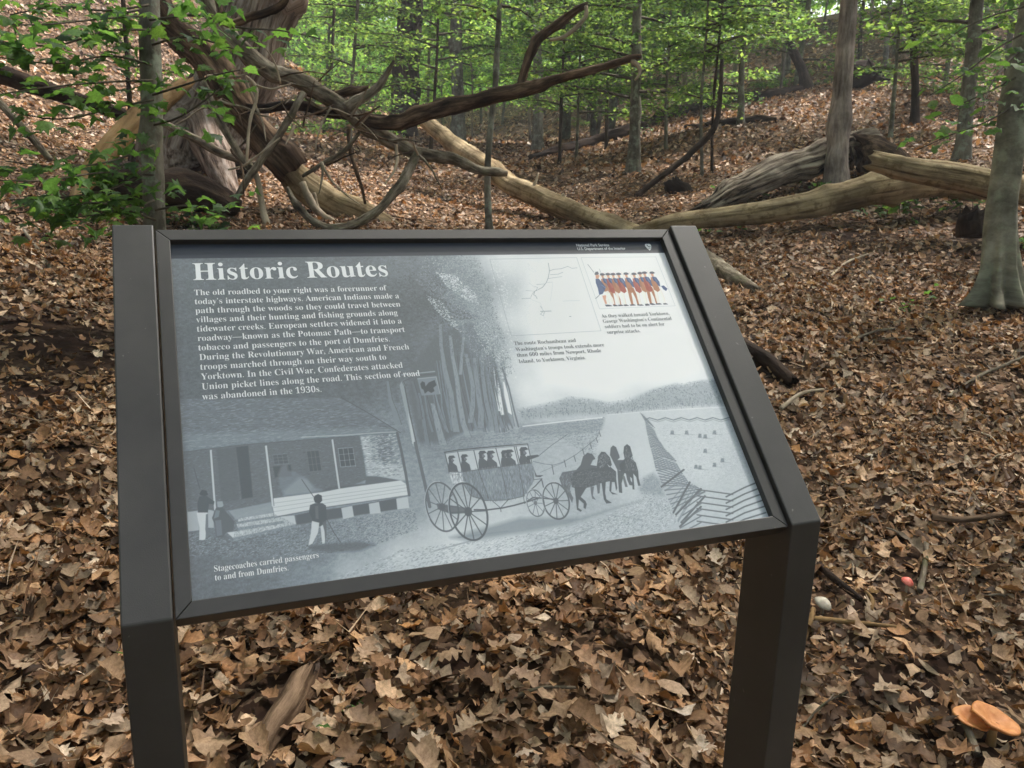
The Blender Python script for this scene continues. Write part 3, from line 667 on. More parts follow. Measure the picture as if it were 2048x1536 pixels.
('s',.27,.84,6240,2.25,20,.56,.6,[-4581,984,-4034,804,-3137,902,-1427,932,-1411,619,-2056,460,-2755,429,-3091,440,-4577,634]),
('p',.3,.95,.4,[-4398,1541,-4359,1593,-4299,1576,-4284,1509,-4320,1495,-4383,1512]),
('p',.34,.95,.4,[-4401,1495,-4320,1504,-4259,1450,-4206,1398,-4217,1353,-4280,1370,-4305,1236,-4431,1260,-4431,1397]),
('p',.84,.95,.4,[-4450,1263,-4305,1245,-4336,1023,-4362,857,-4391,852,-4440,859,-4426,1035]),
('p',.5,.95,.4,[-4330,1220,-4303,1226,-4311,1037,-4345,881,-4352,1007]),
('l',.34,.9,1,[-4446,1943,-4385,1614]),
('p',.66,.95,.4,[-4174,1394,-4101,1391,-4091,1319,-4125,1295,-4172,1310]),
('p',.4,.95,.4,[-4197,1295,-4108,1303,-4051,1203,-3965,1065,-3991,941,-4089,918,-4125,861,-4220,864,-4223,1044,-4255,1156]),
('p',.55,.95,.4,[-4199,1268,-4144,1252,-4167,1163,-4232,1144]),
('p',.52,.95,.4,[-4218,1115,-4138,1114,-4139,889,-4211,881]),
('l',.36,.9,1.1,[-2988,1598,-2849,1300]),
('p',.26,.95,.4,[-2838,1318,-2783,1340,-2735,1309,-2740,1229,-2785,1187,-2843,1213,-2856,1272]),
('p',.33,.95,.4,[-2916,1184,-2844,1203,-2741,1191,-2695,1147,-2708,977,-2731,868,-2805,831,-2905,927,-2945,1083]),
('p',.44,.95,.4,[-2850,1156,-2806,1161,-2824,955,-2865,969]),
('p',.84,.95,.4,[-2920,939,-2822,898,-2858,754,-2954,602,-3016,574,-2961,749]),
('p',.84,.95,.4,[-2813,841,-2738,887,-2748,739,-2787,579,-2821,575]),
('p',.42,.95,.4,[-2780,893,-2721,923,-2740,738,-2778,578,-2766,760]),
('l',.34,.9,1.2,[-2719,960,-2638,725,-2565,563]),
('p',.34,.6,3,[-3024,575,-2736,572,-2290,539,-2073,462,-2311,403,-2753,447,-3014,520]),
('p',.66,.9,.5,[-1230,3133,-1205,3034,-1213,2344,-1216,1932,-1253,1958,-1262,2536,-1275,3063]),
('p',.8,.9,.5,[-1223,2580,-1203,2343,-1208,1976,-1255,2004,-1240,2370]),
('l',.32,.85,1.5,[-1195,3033,-1198,2366,-1185,1929]),
('l',.44,.95,5,[-1208,2012,-1197,1758,-1184,1322,-1181,941]),
('l',.7,.8,2.2,[-1198,3254,-646,3279]),
('l',.34,.8,1,[-1194,3217,-634,3228]),
('l',.36,.7,1.5,[-1171,3044,-1198,3131,-965,3226]),
('p',.58,.95,.5,[-963,3176,-630,3190,-633,2844,-949,2844]),
('l',.78,.7,.9,[-955,3158,-640,3173,-638,2854]),
('p',.26,.9,.5,[-930,3063,-888,3109,-850,3081,-853,3008,-785,3077,-678,3118,-665,3018,-728,2974,-719,2912,-780,2880,-826,2920,-889,2876,-897,2950,-924,2976]),
('p',.52,.65,4,[-971,422,180,586,1181,458,2328,611,1857,540,943,366,-281,329,-670,324]),
('s',.39,.97,3600,3.75,14,.62,.54,[-2932,-9,-1748,334,192,304,2717,489,2655,59,-275,49,-2523,-35]),
('l',.58,.55,2.2,[260,118,683,179,1111,222,1175,223]),
('l',.58,.55,2.2,[444,53,881,152,1338,273]),
('l',.58,.55,2.2,[-1249,251,-670,324]),
('l',.58,.55,2.2,[1712,432,2216,284]),
('l',.58,.55,2.2,[-843,405,-67,399]),
('p',.82,.8,.5,[-776,1795,628,1806,614,1467,-561,1445,-762,1478]),
('p',.3,.95,.4,[-739,1702,-710,1741,-642,1738,-618,1701,-670,1691,-650,1651,-686,1617,-741,1626,-732,1685]),
('p',.34,.95,.4,[-745,1623,-681,1620,-627,1557,-625,1448,-782,1443,-770,1554]),
('p',.62,.6,.5,[-693,1685,-655,1677,-667,1638,-695,1641]),
('p',.3,.95,.4,[-530,1702,-500,1741,-432,1738,-407,1700,-460,1690,-440,1650,-476,1616,-532,1625,-523,1684]),
('p',.34,.95,.4,[-536,1622,-472,1619,-417,1556,-416,1446,-575,1441,-562,1553]),
('p',.62,.6,.5,[-484,1684,-445,1676,-457,1637,-485,1640]),
('p',.3,.95,.4,[-233,1729,-198,1773,-121,1769,-94,1728,-154,1716,-131,1671,-173,1632,-236,1643,-225,1711]),
('p',.34,.95,.4,[-241,1639,-168,1636,-107,1565,-107,1442,-287,1436,-271,1562]),
('p',.62,.6,.5,[-180,1710,-137,1702,-151,1656,-183,1659]),
('p',.3,.95,.4,[-100,1713,-64,1759,18,1756,47,1712,-17,1700,7,1652,-38,1611,-104,1623,-91,1695]),
('p',.34,.95,.4,[-109,1619,-32,1615,32,1541,31,1411,-159,1405,-141,1537]),
('p',.62,.6,.5,[-44,1694,1,1685,-14,1636,-48,1640]),
('p',.3,.95,.4,[141,1701,175,1743,249,1740,275,1700,217,1689,238,1646,197,1609,137,1619,148,1683]),
('p',.34,.95,.4,[132,1616,202,1612,261,1545,259,1426,85,1421,102,1541]),
('p',.62,.6,.5,[192,1683,233,1674,219,1631,188,1635]),
('p',.3,.95,.4,[221,1702,257,1746,336,1743,363,1700,302,1689,324,1643,281,1604,217,1615,229,1684]),
('p',.34,.95,.4,[212,1612,286,1608,348,1537,345,1412,161,1406,180,1533]),
('p',.62,.6,.5,[275,1683,319,1674,303,1628,271,1631]),
('p',.3,.95,.4,[460,1717,501,1766,589,1762,619,1715,550,1703,574,1652,526,1609,455,1621,470,1698]),
('p',.34,.95,.4,[449,1617,532,1613,600,1534,596,1396,391,1390,413,1530]),
('p',.62,.6,.5,[521,1697,570,1688,551,1635,515,1639]),
('p',.3,.95,.4,[565,1603,757,1605,770,1575,633,1541,545,1529]),
('l',.36,.8,.9,[748,1573,1032,1744,1367,1915]),
('l',.34,1,1.9,[-774,1806,-540,1825,73,1822,630,1813]),
('l',.42,.8,.9,[-768,1784,-546,1797,624,1791]),
('l',.36,.95,1.5,[-771,1799,-763,1474]),
('l',.36,.95,1.5,[-562,1795,-559,1456]),
('l',.36,.95,1.5,[-295,1789,-296,1465]),
('l',.36,.95,1.5,[76,1791,81,1466]),
('l',.36,.95,1.5,[390,1790,386,1463]),
('l',.36,.95,1.5,[422,1791,413,1465]),
('l',.36,.95,1.5,[629,1810,616,1473]),
('p',.55,.98,.5,[-764,1468,-561,1445,-296,1465,81,1466,616,1473,629,1347,571,1160,406,990,328,926,55,897,-298,930,-512,1037,-578,1229,-756,1270]),
('p',.88,.98,.5,[-771,1462,-568,1431,-580,1246,-756,1270]),
('l',.42,.8,.8,[-730,1350,-727,1412,-619,1408,-618,1347]),
('s',.33,.78,1680,6.75,80,.62,.54,[-764,1468,-561,1445,-296,1465,81,1466,616,1473,629,1347,571,1160,406,990,328,926,55,897,-298,930,-512,1037,-578,1229,-756,1270]),
('p',.66,.25,3,[-270,1403,60,1419,72,1050,-232,1045]),
('l',.36,.85,1.1,[-561,1445,616,1473]),
('l',.36,.85,1.1,[-296,1465,-236,943]),
('l',.36,.85,1.1,[81,1466,70,957]),
('l',.36,.85,1.1,[382,1464,348,924]),
('l',.36,.85,1.1,[-578,1229,-512,1037,-298,930,55,897,328,926]),
('l',.34,.95,2.4,[-505,804,-294,777,-55,778,152,797,364,829,580,865]),
('l',.36,.9,1.2,[-184,906,-84,781,89,914]),
('l',.36,.9,1.2,[-84,781,-92,722]),
('l',.34,.9,1.8,[401,970,574,1075,706,1177,701,1039]),
('l',.34,.9,2.2,[319,813,483,887,621,860,818,815]),
('l',.36,.9,1,[333,946,319,813]),
('l',.36,.9,1.3,[517,1019,591,905]),
('p',.28,.9,.4,[625,1347,641,1249,755,1242,695,1215,615,1230]),
('l',.36,.9,1.1,[581,1181,719,1186]),
('l',.45,.9,1.58,[-994,914,-758,888]),
('l',.45,.9,1.58,[-994,914,-804,687]),
('l',.45,.9,1.58,[-994,914,-909,561]),
('l',.45,.9,1.58,[-994,914,-1040,547]),
('l',.45,.9,1.58,[-994,914,-1156,648]),
('l',.45,.9,1.58,[-994,914,-1221,833]),
('l',.45,.9,1.58,[-994,914,-1215,1047]),
('l',.45,.9,1.58,[-994,914,-1139,1222]),
('l',.45,.9,1.58,[-994,914,-1015,1300]),
('l',.45,.9,1.58,[-994,914,-883,1255]),
('l',.45,.9,1.58,[-994,914,-787,1100]),
('l',.42,.95,2.73,[-749,955,-748,892,-753,830,-764,770,-781,715,-803,664,-829,620,-859,583,-893,554,-929,534,-966,524,-1004,523,-1042,531,-1078,549,-1112,576,-1144,611,-1172,653,-1195,702,-1214,756,-1228,814,-1235,874,-1237,936,-1233,998,-1223,1058,-1208,1114,-1187,1166,-1161,1212,-1131,1251,-1097,1282,-1061,1303,-1023,1315,-984,1317,-945,1309,-907,1291,-872,1263,-840,1227,-811,1183,-787,1133,-769,1077,-756,1017,-749,955]),
('l',.84,.8,.9,[-1224,749,-1238,809,-1246,873,-1248,937,-1244,1002,-1234,1064,-1217,1123,-1195,1178,-1168,1226,-1137,1266,-1102,1298,-1064,1321,-1024,1333,-983,1335,-943,1327]),
('p',.42,.95,.4,[-945,908,-957,881,-977,861,-1000,854,-1023,860,-1038,879,-1044,906,-1038,935,-1022,959,-1000,973,-976,974,-956,961,-945,937,-945,909]),
('p',.38,.8,.8,[-1066,983,-593,845,-573,762,-878,781,-1067,884]),
('l',.37,.9,1.8,[-606,786,-327,765]),
('l',.37,.9,1.8,[-606,786,-371,546]),
('l',.37,.9,1.8,[-606,786,-476,393]),
('l',.37,.9,1.8,[-606,786,-614,347]),
('l',.37,.9,1.8,[-606,786,-750,417]),
('l',.37,.9,1.8,[-606,786,-847,584]),
('l',.37,.9,1.8,[-606,786,-881,807]),
('l',.37,.9,1.8,[-606,786,-842,1028]),
('l',.37,.9,1.8,[-606,786,-739,1187]),
('l',.37,.9,1.8,[-606,786,-598,1240]),
('l',.37,.9,1.8,[-606,786,-458,1169]),
('l',.37,.9,1.8,[-606,786,-358,994]),
('l',.34,.95,3.12,[-317,838,-315,764,-321,692,-334,622,-353,556,-379,497,-409,445,-445,401,-484,367,-526,343,-570,331,-615,329,-659,338,-702,359,-743,389,-780,429,-813,478,-841,534,-864,597,-880,665,-890,735,-893,808,-889,880,-878,950,-860,1017,-836,1078,-805,1132,-770,1179,-731,1215,-688,1241,-643,1256,-597,1259,-551,1250,-507,1230,-465,1198,-426,1156,-392,1105,-364,1046,-341,981,-326,911,-317,838]),
('l',.84,.8,.9,[-875,589,-892,659,-903,733,-906,809,-901,884,-890,958,-871,1027,-846,1091,-815,1148,-778,1196,-737,1235,-692,1262,-645,1277,-597,1280,-549,1271]),
('p',.34,.95,.4,[-545,779,-560,745,-585,721,-615,711,-643,719,-662,743,-669,776,-661,811,-641,841,-613,859,-583,860,-558,844,-545,814,-545,779]),
('l',.49,.9,1.2,[499,792,636,768]),
('l',.49,.9,1.2,[499,792,588,636]),
('l',.49,.9,1.2,[499,792,499,578]),
('l',.49,.9,1.2,[499,792,410,619]),
('l',.49,.9,1.2,[499,792,362,741]),
('l',.49,.9,1.2,[499,792,378,887]),
('l',.49,.9,1.2,[499,792,451,990]),
('l',.49,.9,1.2,[499,792,547,1000]),
('l',.49,.9,1.2,[499,792,620,912]),
('l',.46,.95,2.08,[644,814,643,779,638,744,630,710,619,678,605,650,588,625,569,604,548,587,526,576,504,570,481,569,459,574,438,584,418,600,401,619,385,643,373,671,363,702,357,735,354,769,355,804,360,839,367,873,378,905,393,934,409,960,428,981,449,998,471,1010,494,1016,517,1017,539,1013,561,1002,581,987,599,967,614,942,627,914,636,882,642,849,644,814]),
('l',.84,.8,.9,[357,698,351,732,348,768,349,805,353,841,361,877,373,910,388,940,405,967,425,990,447,1007,470,1020,494,1027,518,1028,541,1023]),
('p',.46,.95,.4,[527,788,519,773,507,762,493,758,481,761,472,772,469,787,474,803,484,816,497,824,511,825,522,817,528,804,527,788]),
('l',.39,.9,1.58,[847,784,1059,766]),
('l',.39,.9,1.58,[847,784,1006,610]),
('l',.39,.9,1.58,[847,784,904,511]),
('l',.39,.9,1.58,[847,784,785,499]),
('l',.39,.9,1.58,[847,784,686,576]),
('l',.39,.9,1.58,[847,784,638,719]),
('l',.39,.9,1.58,[847,784,655,885]),
('l',.39,.9,1.58,[847,784,734,1020]),
('l',.39,.9,1.58,[847,784,851,1082]),
('l',.39,.9,1.58,[847,784,967,1048]),
('l',.39,.9,1.58,[847,784,1045,930]),
('l',.36,.95,2.73,[1071,818,1068,770,1060,722,1047,675,1029,632,1006,592,980,558,950,529,919,506,885,490,851,482,816,481,783,487,751,500,721,521,695,547,672,580,653,617,639,659,631,704,627,751,629,799,636,847,649,893,666,937,688,977,714,1013,743,1043,775,1067,809,1084,844,1093,879,1095,914,1089,947,1076,977,1055,1004,1027,1027,994,1046,955,1060,912,1068,866,1071,818]),
('l',.84,.8,.9,[630,654,621,700,617,749,619,799,627,849,640,898,658,944,681,986,708,1023,739,1055,772,1080,808,1097,844,1107,881,1109,917,1103]),
('p',.36,.95,.4,[892,779,880,755,861,737,838,731,818,736,804,753,800,777,807,802,824,824,845,836,868,837,885,825,894,804,892,779]),
('p',.4,.96,.5,[1008,1154,1090,1253,1334,1269,1419,1260,1228,1129,1126,926,1152,796,1108,717,1090,803,1081,846,1019,1002]),
('p',.34,.96,.5,[1444,1345,1532,1492,1627,1549,1708,1518,1735,1426,1685,1408,1616,1327,1739,1291,1584,1220,1331,1259]),
('p',.3,.96,.5,[1192,1155,1304,1240,1529,1259,1711,1272,1807,1474,1884,1541,1948,1527,2005,1420,1996,1286,1938,1248,1915,1317,2034,1159,1997,1042,1896,1010,1690,990,1500,947,1389,938,1278,930,1185,983]),
('p',.3,.96,.5,[1227,978,1437,954,1283,801,1345,720,1350,666,1305,588,1280,612,1302,683,1240,764,1187,623,1237,575,1210,554,1158,596,1194,791]),
('p',.31,.96,.5,[1718,1008,1796,1010,1723,813,1712,707,1787,634,1689,635,1669,712,1693,859]),
('p',.42,.96,.5,[1500,947,1567,950,1498,797,1529,718,1472,747,1479,842]),
('p',.4,.96,.5,[1619,976,1690,990,1627,824,1592,818]),
('p',.32,.96,.5,[1875,1012,1997,1042,1964,871,1929,832,1950,982,1900,987,1836,821,1930,767,1844,777,1811,846]),
('p',.36,.96,.5,[2018,1464,2072,1594,2130,1634,2175,1596,2184,1446,2181,1401,2123,1362,2256,1348,2191,1153,2067,1189,2051,1280,2031,1395]),
('p',.31,.96,.5,[2277,1482,2324,1592,2395,1631,2437,1581,2426,1410,2378,1369,2442,1283,2435,1126,2402,996,2392,865,2348,870,2365,1023,2332,1093,2299,964,2261,814,2228,818,2281,1010,2199,1108,2119,1139,2128,1272,2263,1370]),
('p',.33,.96,.5,[2067,1189,2184,1132,2067,946,2023,777,1972,794,2008,953]),
('p',.35,.96,.5,[2199,1108,2258,1079,2245,970,2282,878,2198,898,2186,999]),
('p',.44,.96,.5,[2119,1072,2163,1068,2155,870,2111,876]),
('s',.21,.75,216,3,20,.75,.6,[1799,1486,1944,1516,1991,1376,1762,1223]),
('s',.22,.7,216,3,80,.75,.6,[2343,1613,2426,1444,2413,1129,2213,1151]),
('s',.27,.71,192,3,70,.75,.6,[1031,1194,1307,1250,1135,883,1052,892]),
('s',.2,.71,624,3,20,.62,.48,[1192,1155,1529,1259,2034,1159,1997,1042,1500,947,1185,983]),
('l',.42,.8,1,[643,1497,818,1434,979,1395,1162,1431,1413,1537,1571,1622,1735,1719,1873,1797,1970,1927]),
('l',.5,.7,.8,[716,1294,926,1357,1159,1420]),
('l',.4,.85,1.6,[948,1399,933,1237]),
('l',.4,.85,1.6,[1182,1462,1178,1341]),
('l',.4,.85,1.6,[1374,1519,1376,1419]),
('l',.4,.85,1.6,[1560,1623,1559,1516]),
('l',.4,.85,1.6,[1724,1720,1725,1618]),
('l',.4,.85,1.6,[1862,1799,1868,1718]),
('l',.4,.85,1.6,[1952,1905,1958,1824]),
('p',.56,.6,5,[2350,825,2508,998,2701,1049,2797,893,2755,635,2374,751]),
('d',.46,.78,780,2.43,.57,[2350,825,2516,1021,2701,1049,2804,772,2856,295,2493,387,2358,706]),
('s',.4,.97,2880,2.25,15,.62,.48,[1281,316,2350,684,2763,587,2902,150,1660,45]),
('p',.7,.8,2.5,[2841,2193,2877,2034,2846,1831,2819,1605,2805,1381,2779,1162,2796,821,2840,320,3482,669,3287,837,3218,1065,3172,1293,3055,1506,2999,1714,2990,1946,2883,2164]),
('l',.46,.8,.8,[2841,2193,2947,2033]),
('l',.54,.75,.8,[2883,2164,2863,2098]),
('l',.46,.8,.8,[2847,2167,2965,1997]),
('l',.54,.75,.8,[2901,2127,2869,2071]),
('l',.46,.8,.8,[2853,2140,2983,1961]),
('l',.54,.75,.8,[2919,2091,2875,2045]),
('l',.46,.8,.8,[2859,2114,3001,1925]),
('l',.54,.75,.8,[2937,2055,2881,2018]),
('l',.46,.8,.8,[2865,2087,3018,1888]),
('l',.54,.75,.8,[2954,2018,2887,1992]),
('l',.46,.8,.8,[2871,2060,3022,1881]),
('l',.54,.75,.8,[2972,1982,2888,1986]),
('l',.46,.8,1,[2877,2034,2996,1807]),
('l',.54,.75,.96,[2990,1946,2859,1912]),
('l',.46,.8,1,[2872,2000,2997,1768]),
('l',.54,.75,.96,[2992,1907,2853,1878]),
('l',.46,.8,1,[2867,1966,2999,1730]),
('l',.54,.75,.96,[2993,1868,2848,1844]),
('l',.46,.8,1,[2862,1932,3000,1691]),
('l',.54,.75,.96,[2995,1830,2843,1811]),
('l',.46,.8,1,[2856,1898,3002,1653]),
('l',.54,.75,.96,[2996,1791,2838,1777]),
('l',.46,.8,1,[2851,1865,3002,1645]),
('l',.54,.75,.96,[2998,1753,2837,1770]),
('l',.46,.8,1.2,[2846,1831,3033,1589]),
('l',.54,.75,1.12,[2999,1714,2830,1695]),
('l',.46,.8,1.2,[2842,1793,3042,1554]),
('l',.54,.75,1.12,[3009,1679,2825,1657]),
('l',.46,.8,1.2,[2837,1755,3051,1520]),
('l',.54,.75,1.12,[3018,1645,2821,1620]),
('l',.46,.8,1.2,[2833,1717,3060,1485]),
('l',.54,.75,1.12,[3027,1610,2816,1583]),
('l',.46,.8,1.2,[2828,1680,3070,1451]),
('l',.54,.75,1.12,[3037,1575,2812,1545]),
('l',.46,.8,1.2,[2824,1642,3071,1444]),
('l',.54,.75,1.12,[3046,1540,2811,1538]),
('l',.46,.8,1.4,[2819,1605,3125,1378]),
('l',.54,.75,1.28,[3055,1506,2811,1470]),
('l',.46,.8,1.4,[2817,1567,3145,1343]),
('l',.54,.75,1.28,[3075,1470,2808,1433]),
('l',.46,.8,1.4,[2814,1530,3164,1307]),
('l',.54,.75,1.28,[3094,1435,2806,1396]),
('l',.46,.8,1.4,[2812,1493,3184,1272]),
('l',.54,.75,1.28,[3114,1399,2804,1359]),
('l',.46,.8,1.4,[2810,1455,3203,1237]),
('l',.54,.75,1.28,[3133,1364,2801,1322]),
('l',.46,.8,1.4,[2807,1418,3207,1230]),
('l',.54,.75,1.28,[3153,1329,2801,1315]),
('l',.46,.8,1.6,[2805,1381,3199,1156]),
('l',.54,.75,1.44,[3172,1293,2789,1249]),
('l',.46,.8,1.6,[2801,1344,3207,1118]),
('l',.54,.75,1.44,[3180,1255,2785,1213]),
('l',.46,.8,1.6,[2796,1308,3215,1080]),
('l',.54,.75,1.44,[3187,1217,2780,1177]),
('l',.46,.8,1.6,[2792,1271,3222,1042]),
('l',.54,.75,1.44,[3195,1179,2776,1140]),
('l',.46,.8,1.6,[2787,1235,3230,1005]),
('l',.54,.75,1.44,[3203,1141,2772,1104]),
('l',.46,.8,1.6,[2783,1198,3231,997]),
('l',.54,.75,1.44,[3210,1103,2771,1097]),
('l',.46,.8,1.8,[2779,1162,3259,928]),
('l',.54,.75,1.6,[3218,1065,2789,956]),
('l',.46,.8,1.8,[2782,1105,3271,890]),
('l',.54,.75,1.6,[3229,1027,2792,900]),
('l',.46,.8,1.8,[2785,1047,3282,852]),
('l',.54,.75,1.6,[3241,989,2795,843]),
('l',.46,.8,1.8,[2788,991,3294,814]),
('l',.54,.75,1.6,[3252,951,2798,787]),
('l',.46,.8,1.8,[2791,934,3305,776]),
('l',.54,.75,1.6,[3264,913,2801,731]),
('l',.46,.8,1.8,[2794,877,3308,769]),
('l',.54,.75,1.6,[3276,875,2802,720]),
('l',.46,.8,2,[2796,821,3404,736]),
('l',.54,.75,1.76,[3287,837,2823,518]),
('l',.46,.8,2,[2804,736,3436,708]),
('l',.54,.75,1.76,[3320,809,2830,435]),
('l',.46,.8,2,[2811,652,3469,680]),
('l',.54,.75,1.76,[3352,781,2837,353]),
('l',.46,.8,2,[2818,568,3501,652]),
('l',.54,.75,1.76,[3384,753,2845,270]),
('l',.46,.8,2,[2826,485,3534,624]),
('l',.54,.75,1.76,[3417,725,2852,189]),
('l',.46,.8,2,[2833,402,3540,618]),
('l',.54,.75,1.76,[3449,697,2853,172]),
('l',.38,.95,3.2,[2820,334,3320,821]),
('l',.38,.95,3.2,[2856,295,3486,680]),
('l',.38,.95,3.2,[2764,801,3292,1057]),
('l',.38,.95,3.2,[2902,150,3511,545]),
('l',.38,.95,3.2,[2854,87,3366,371]),
('l',.44,.9,2.6,[3407,677,3738,590,4049,509]),
('l',.4,.9,2.6,[3905,483,4330,604,4694,686]),
('l',.46,.85,2.2,[3099,475,3473,646]),
('l',.44,.9,2.6,[3365,567,3694,479,4003,398]),
('l',.4,.9,2.6,[3860,372,4283,491,4665,570]),
('l',.46,.85,2.2,[3035,370,3430,535]),
('l',.44,.9,2.6,[3322,457,3650,370,3957,288]),
('l',.4,.9,2.6,[3815,263,4235,380,4636,454]),
('l',.46,.85,2.2,[2970,266,3387,426]),
('l',.44,.9,2.6,[3280,349,3606,261,3912,180]),
('l',.4,.9,2.6,[3771,155,4188,269,4607,340]),
('l',.46,.85,2.2,[2907,163,3345,317]),
('l',.44,.9,2.6,[3239,241,3563,153,3867,72]),
('l',.4,.9,2.6,[3727,47,4142,160,4579,226]),
('l',.46,.85,2.2,[2844,61,3303,210]),
('l',.44,.9,2.6,[3198,135,3520,46,3823,-35]),
('l',.4,.9,2.6,[3684,-59,4096,52,4551,113]),
('l',.46,.85,2.2,[2782,-40,3262,103]),
('l',.5,.8,2.2,[2899,2058,2986,2084,3123,2025,3293,2057,3431,1998,3603,2030,3743,1970,3918,2002,4059,1942,4237,1974,4379,1913,4561,1946,4650,1889]),
('l',.6,.6,1.8,[2886,2023,2974,2049,3110,1990,3280,2022,3418,1962,3590,1994,3729,1934,3904,1966,4045,1906,4223,1938,4365,1877,4546,1909,4635,1853]),
('p',.46,.75,.8,[3269,1729,3312,1803,3363,1798,3345,1722]),
('l',.6,.5,1.2,[3305,1726,3456,1706]),
('p',.46,.75,.8,[3550,1703,3594,1776,3646,1772,3628,1695]),
('l',.6,.5,1.2,[3587,1699,3740,1679]),
('p',.46,.75,.8,[3785,1615,3830,1689,3882,1684,3863,1608]),
('l',.6,.5,1.2,[3821,1612,3976,1592]),
('p',.46,.75,.8,[3884,1593,3929,1667,3982,1662,3963,1585]),
('l',.6,.5,1.2,[3921,1589,4076,1569]),
('p',.46,.75,.8,[4097,1651,4143,1725,4196,1720,4177,1643]),
('l',.6,.5,1.2,[4134,1647,4291,1627]),
('p',.46,.75,.8,[3778,1321,3822,1393,3874,1388,3855,1313]),
('l',.6,.5,1.2,[3814,1317,3967,1297]),
('p',.46,.75,.8,[3559,1030,3602,1100,3653,1095,3635,1022]),
('l',.6,.5,1.2,[3594,1026,3745,1005]),
('p',.46,.75,.8,[3857,1048,3901,1118,3953,1113,3934,1039]),
('l',.6,.5,1.2,[3893,1044,4045,1022]),
('p',.46,.75,.8,[4046,1116,4091,1187,4143,1181,4123,1107]),
('l',.6,.5,1.2,[4082,1112,4236,1090]),
('p',.46,.75,.8,[3488,1050,3531,1120,3581,1115,3564,1042]),
('l',.6,.5,1.2,[3523,1047,3673,1025]),
('s',.52,.97,2880,2.25,6,.5,.48,[3015,1944,4623,1824,4590,764,3402,799,3260,1110]),
('p',.95,.9,14,[1553,5590,4585,5614,4726,3228,4347,2957,3238,2791,2224,2733,1166,2842,1203,4230]),
('l',.62,.9,.55,[855,5584,2617,5596,2614,3917,860,3901,855,5584]),
('l',.52,.85,.8,[1996,5477,1970,5295,1903,5138,1833,5027,1726,4919,1637,4877,1549,4836,1510,4760,1542,4738,1554,4672]),
('l',.58,.85,.8,[1970,5295,2074,5327,2217,5336,2373,5390,2441,5343,2556,5352]),
('l',.66,.85,.8,[1897,5115,2021,5135,2185,5154]),
('l',.72,.85,1.2,[1961,5204,2122,5212,2234,5255]),
('l',.6,.85,.7,[1628,4988,1786,4995]),
('l',.7,.85,.8,[1383,4863,1549,4836]),
('l',.62,.85,1,[1261,4682,1433,4687]),
('l',.72,.85,.7,[1954,5035,1853,5027]),
('l',.84,.85,1.2,[2048,4600,2384,4600]),
('l',.66,.85,.9,[1577,4509,1605,4400,1529,4329,1577,4295,1619,4378]),
('l',.55,.85,1.1,[1546,4392,1756,4390]),
('l',.8,.85,.7,[1486,5036,1572,4923]),
('l',.86,.85,.8,[1960,5024,1920,4913,1852,4739,1797,4609]),
('l',.86,.85,.9,[1427,4665,1594,4573,1598,4443,1579,4231]),
('l',.86,.85,1.1,[1016,4455,1127,4451]),
('l',.6,.85,.6,[1578,4945,1630,4921,1583,4857,1499,4793,1439,4708]),
('l',.55,.85,1.2,[2083,4256,2110,4255]),
('d',.86,.93,600,4.05,.4,[896,5516,2002,5500,1738,4963,1503,4663,1631,4144,913,3970]),
('l',.66,.9,.5,[2709,5595,4342,5587,4353,4402,2734,4400,2709,5595]),
('p',.98,.8,.6,[2720,5583,4331,5572,4337,4416,2753,4417]),
('COLOR',),
('c',(.95,.93,.9),.92,.35,[2958,4852,3024,4851,2989,4605,2969,4468,2926,4470,2931,4607]),
('c',(.24,.23,.28),.92,.35,[2921,4475,2979,4478,3021,4450,2925,4447]),
('k',(.82,.6,.5),.6,.35,[3024,4851,2986,4605,2969,4468]),
('c',(.95,.93,.9),.92,.35,[3026,4850,3092,4849,3114,4601,3093,4464,3050,4465,3056,4603]),
('c',(.24,.23,.28),.92,.35,[3046,4471,3104,4474,3146,4446,3049,4442]),
('k',(.82,.6,.5),.6,.35,[3092,4849,3111,4601,3093,4464]),
('c',(.66,.44,.32),.92,.35,[2975,5080,3063,5078,3076,4925,3079,4773,3019,4732,2953,4788,2950,4950]),
('c',(.26,.33,.48),.92,.35,[3005,5096,3088,5088,3126,4967,3111,4848,3074,4882,3048,4969,3010,4992]),
('c',(.42,.53,.7),.6,.35,[3033,5073,3067,5067,3082,4968,3062,4958]),
('c',(.82,.6,.5),.92,.35,[2998,5167,3059,5166,3060,5111,3034,5087,3003,5101]),
('c',(.95,.93,.9),.8,.35,[3044,5144,3080,5132,3087,5072,3054,5089]),
('c',(.24,.23,.28),.92,.35,[2979,5167,2995,5206,3049,5215,3088,5198,3092,5170,3037,5155]),
('k',(.82,.6,.5),.7,.6,[2942,5234,2993,5047,3044,4872]),
('c',(.66,.44,.32),.92,.35,[3076,4854,3142,4853,3106,4607,3086,4469,3042,4471,3048,4608]),
('c',(.24,.23,.28),.92,.35,[3038,4476,3096,4479,3138,4451,3041,4447]),
('k',(.82,.6,.5),.6,.35,[3142,4853,3103,4607,3086,4469]),
('c',(.66,.44,.32),.92,.35,[3144,4853,3210,4851,3232,4602,3211,4465,3167,4466,3174,4604]),
('c',(.24,.23,.28),.92,.35,[3163,4472,3221,4475,3263,4447,3166,4443]),
('k',(.82,.6,.5),.6,.35,[3210,4851,3229,4602,3211,4465]),
('c',(.62,.3,.26),.92,.35,[3094,5083,3182,5080,3195,4927,3197,4775,3137,4734,3071,4790,3069,4952]),
('c',(.26,.33,.48),.92,.35,[3124,5098,3207,5091,3246,4969,3230,4850,3192,4884,3167,4971,3129,4994]),
('c',(.42,.53,.7),.6,.35,[3153,5076,3187,5069,3202,4971,3181,4960]),
('c',(.82,.6,.5),.92,.35,[3118,5170,3179,5169,3180,5113,3153,5090,3122,5104]),
('c',(.95,.93,.9),.8,.35,[3164,5147,3200,5135,3207,5074,3173,5092]),
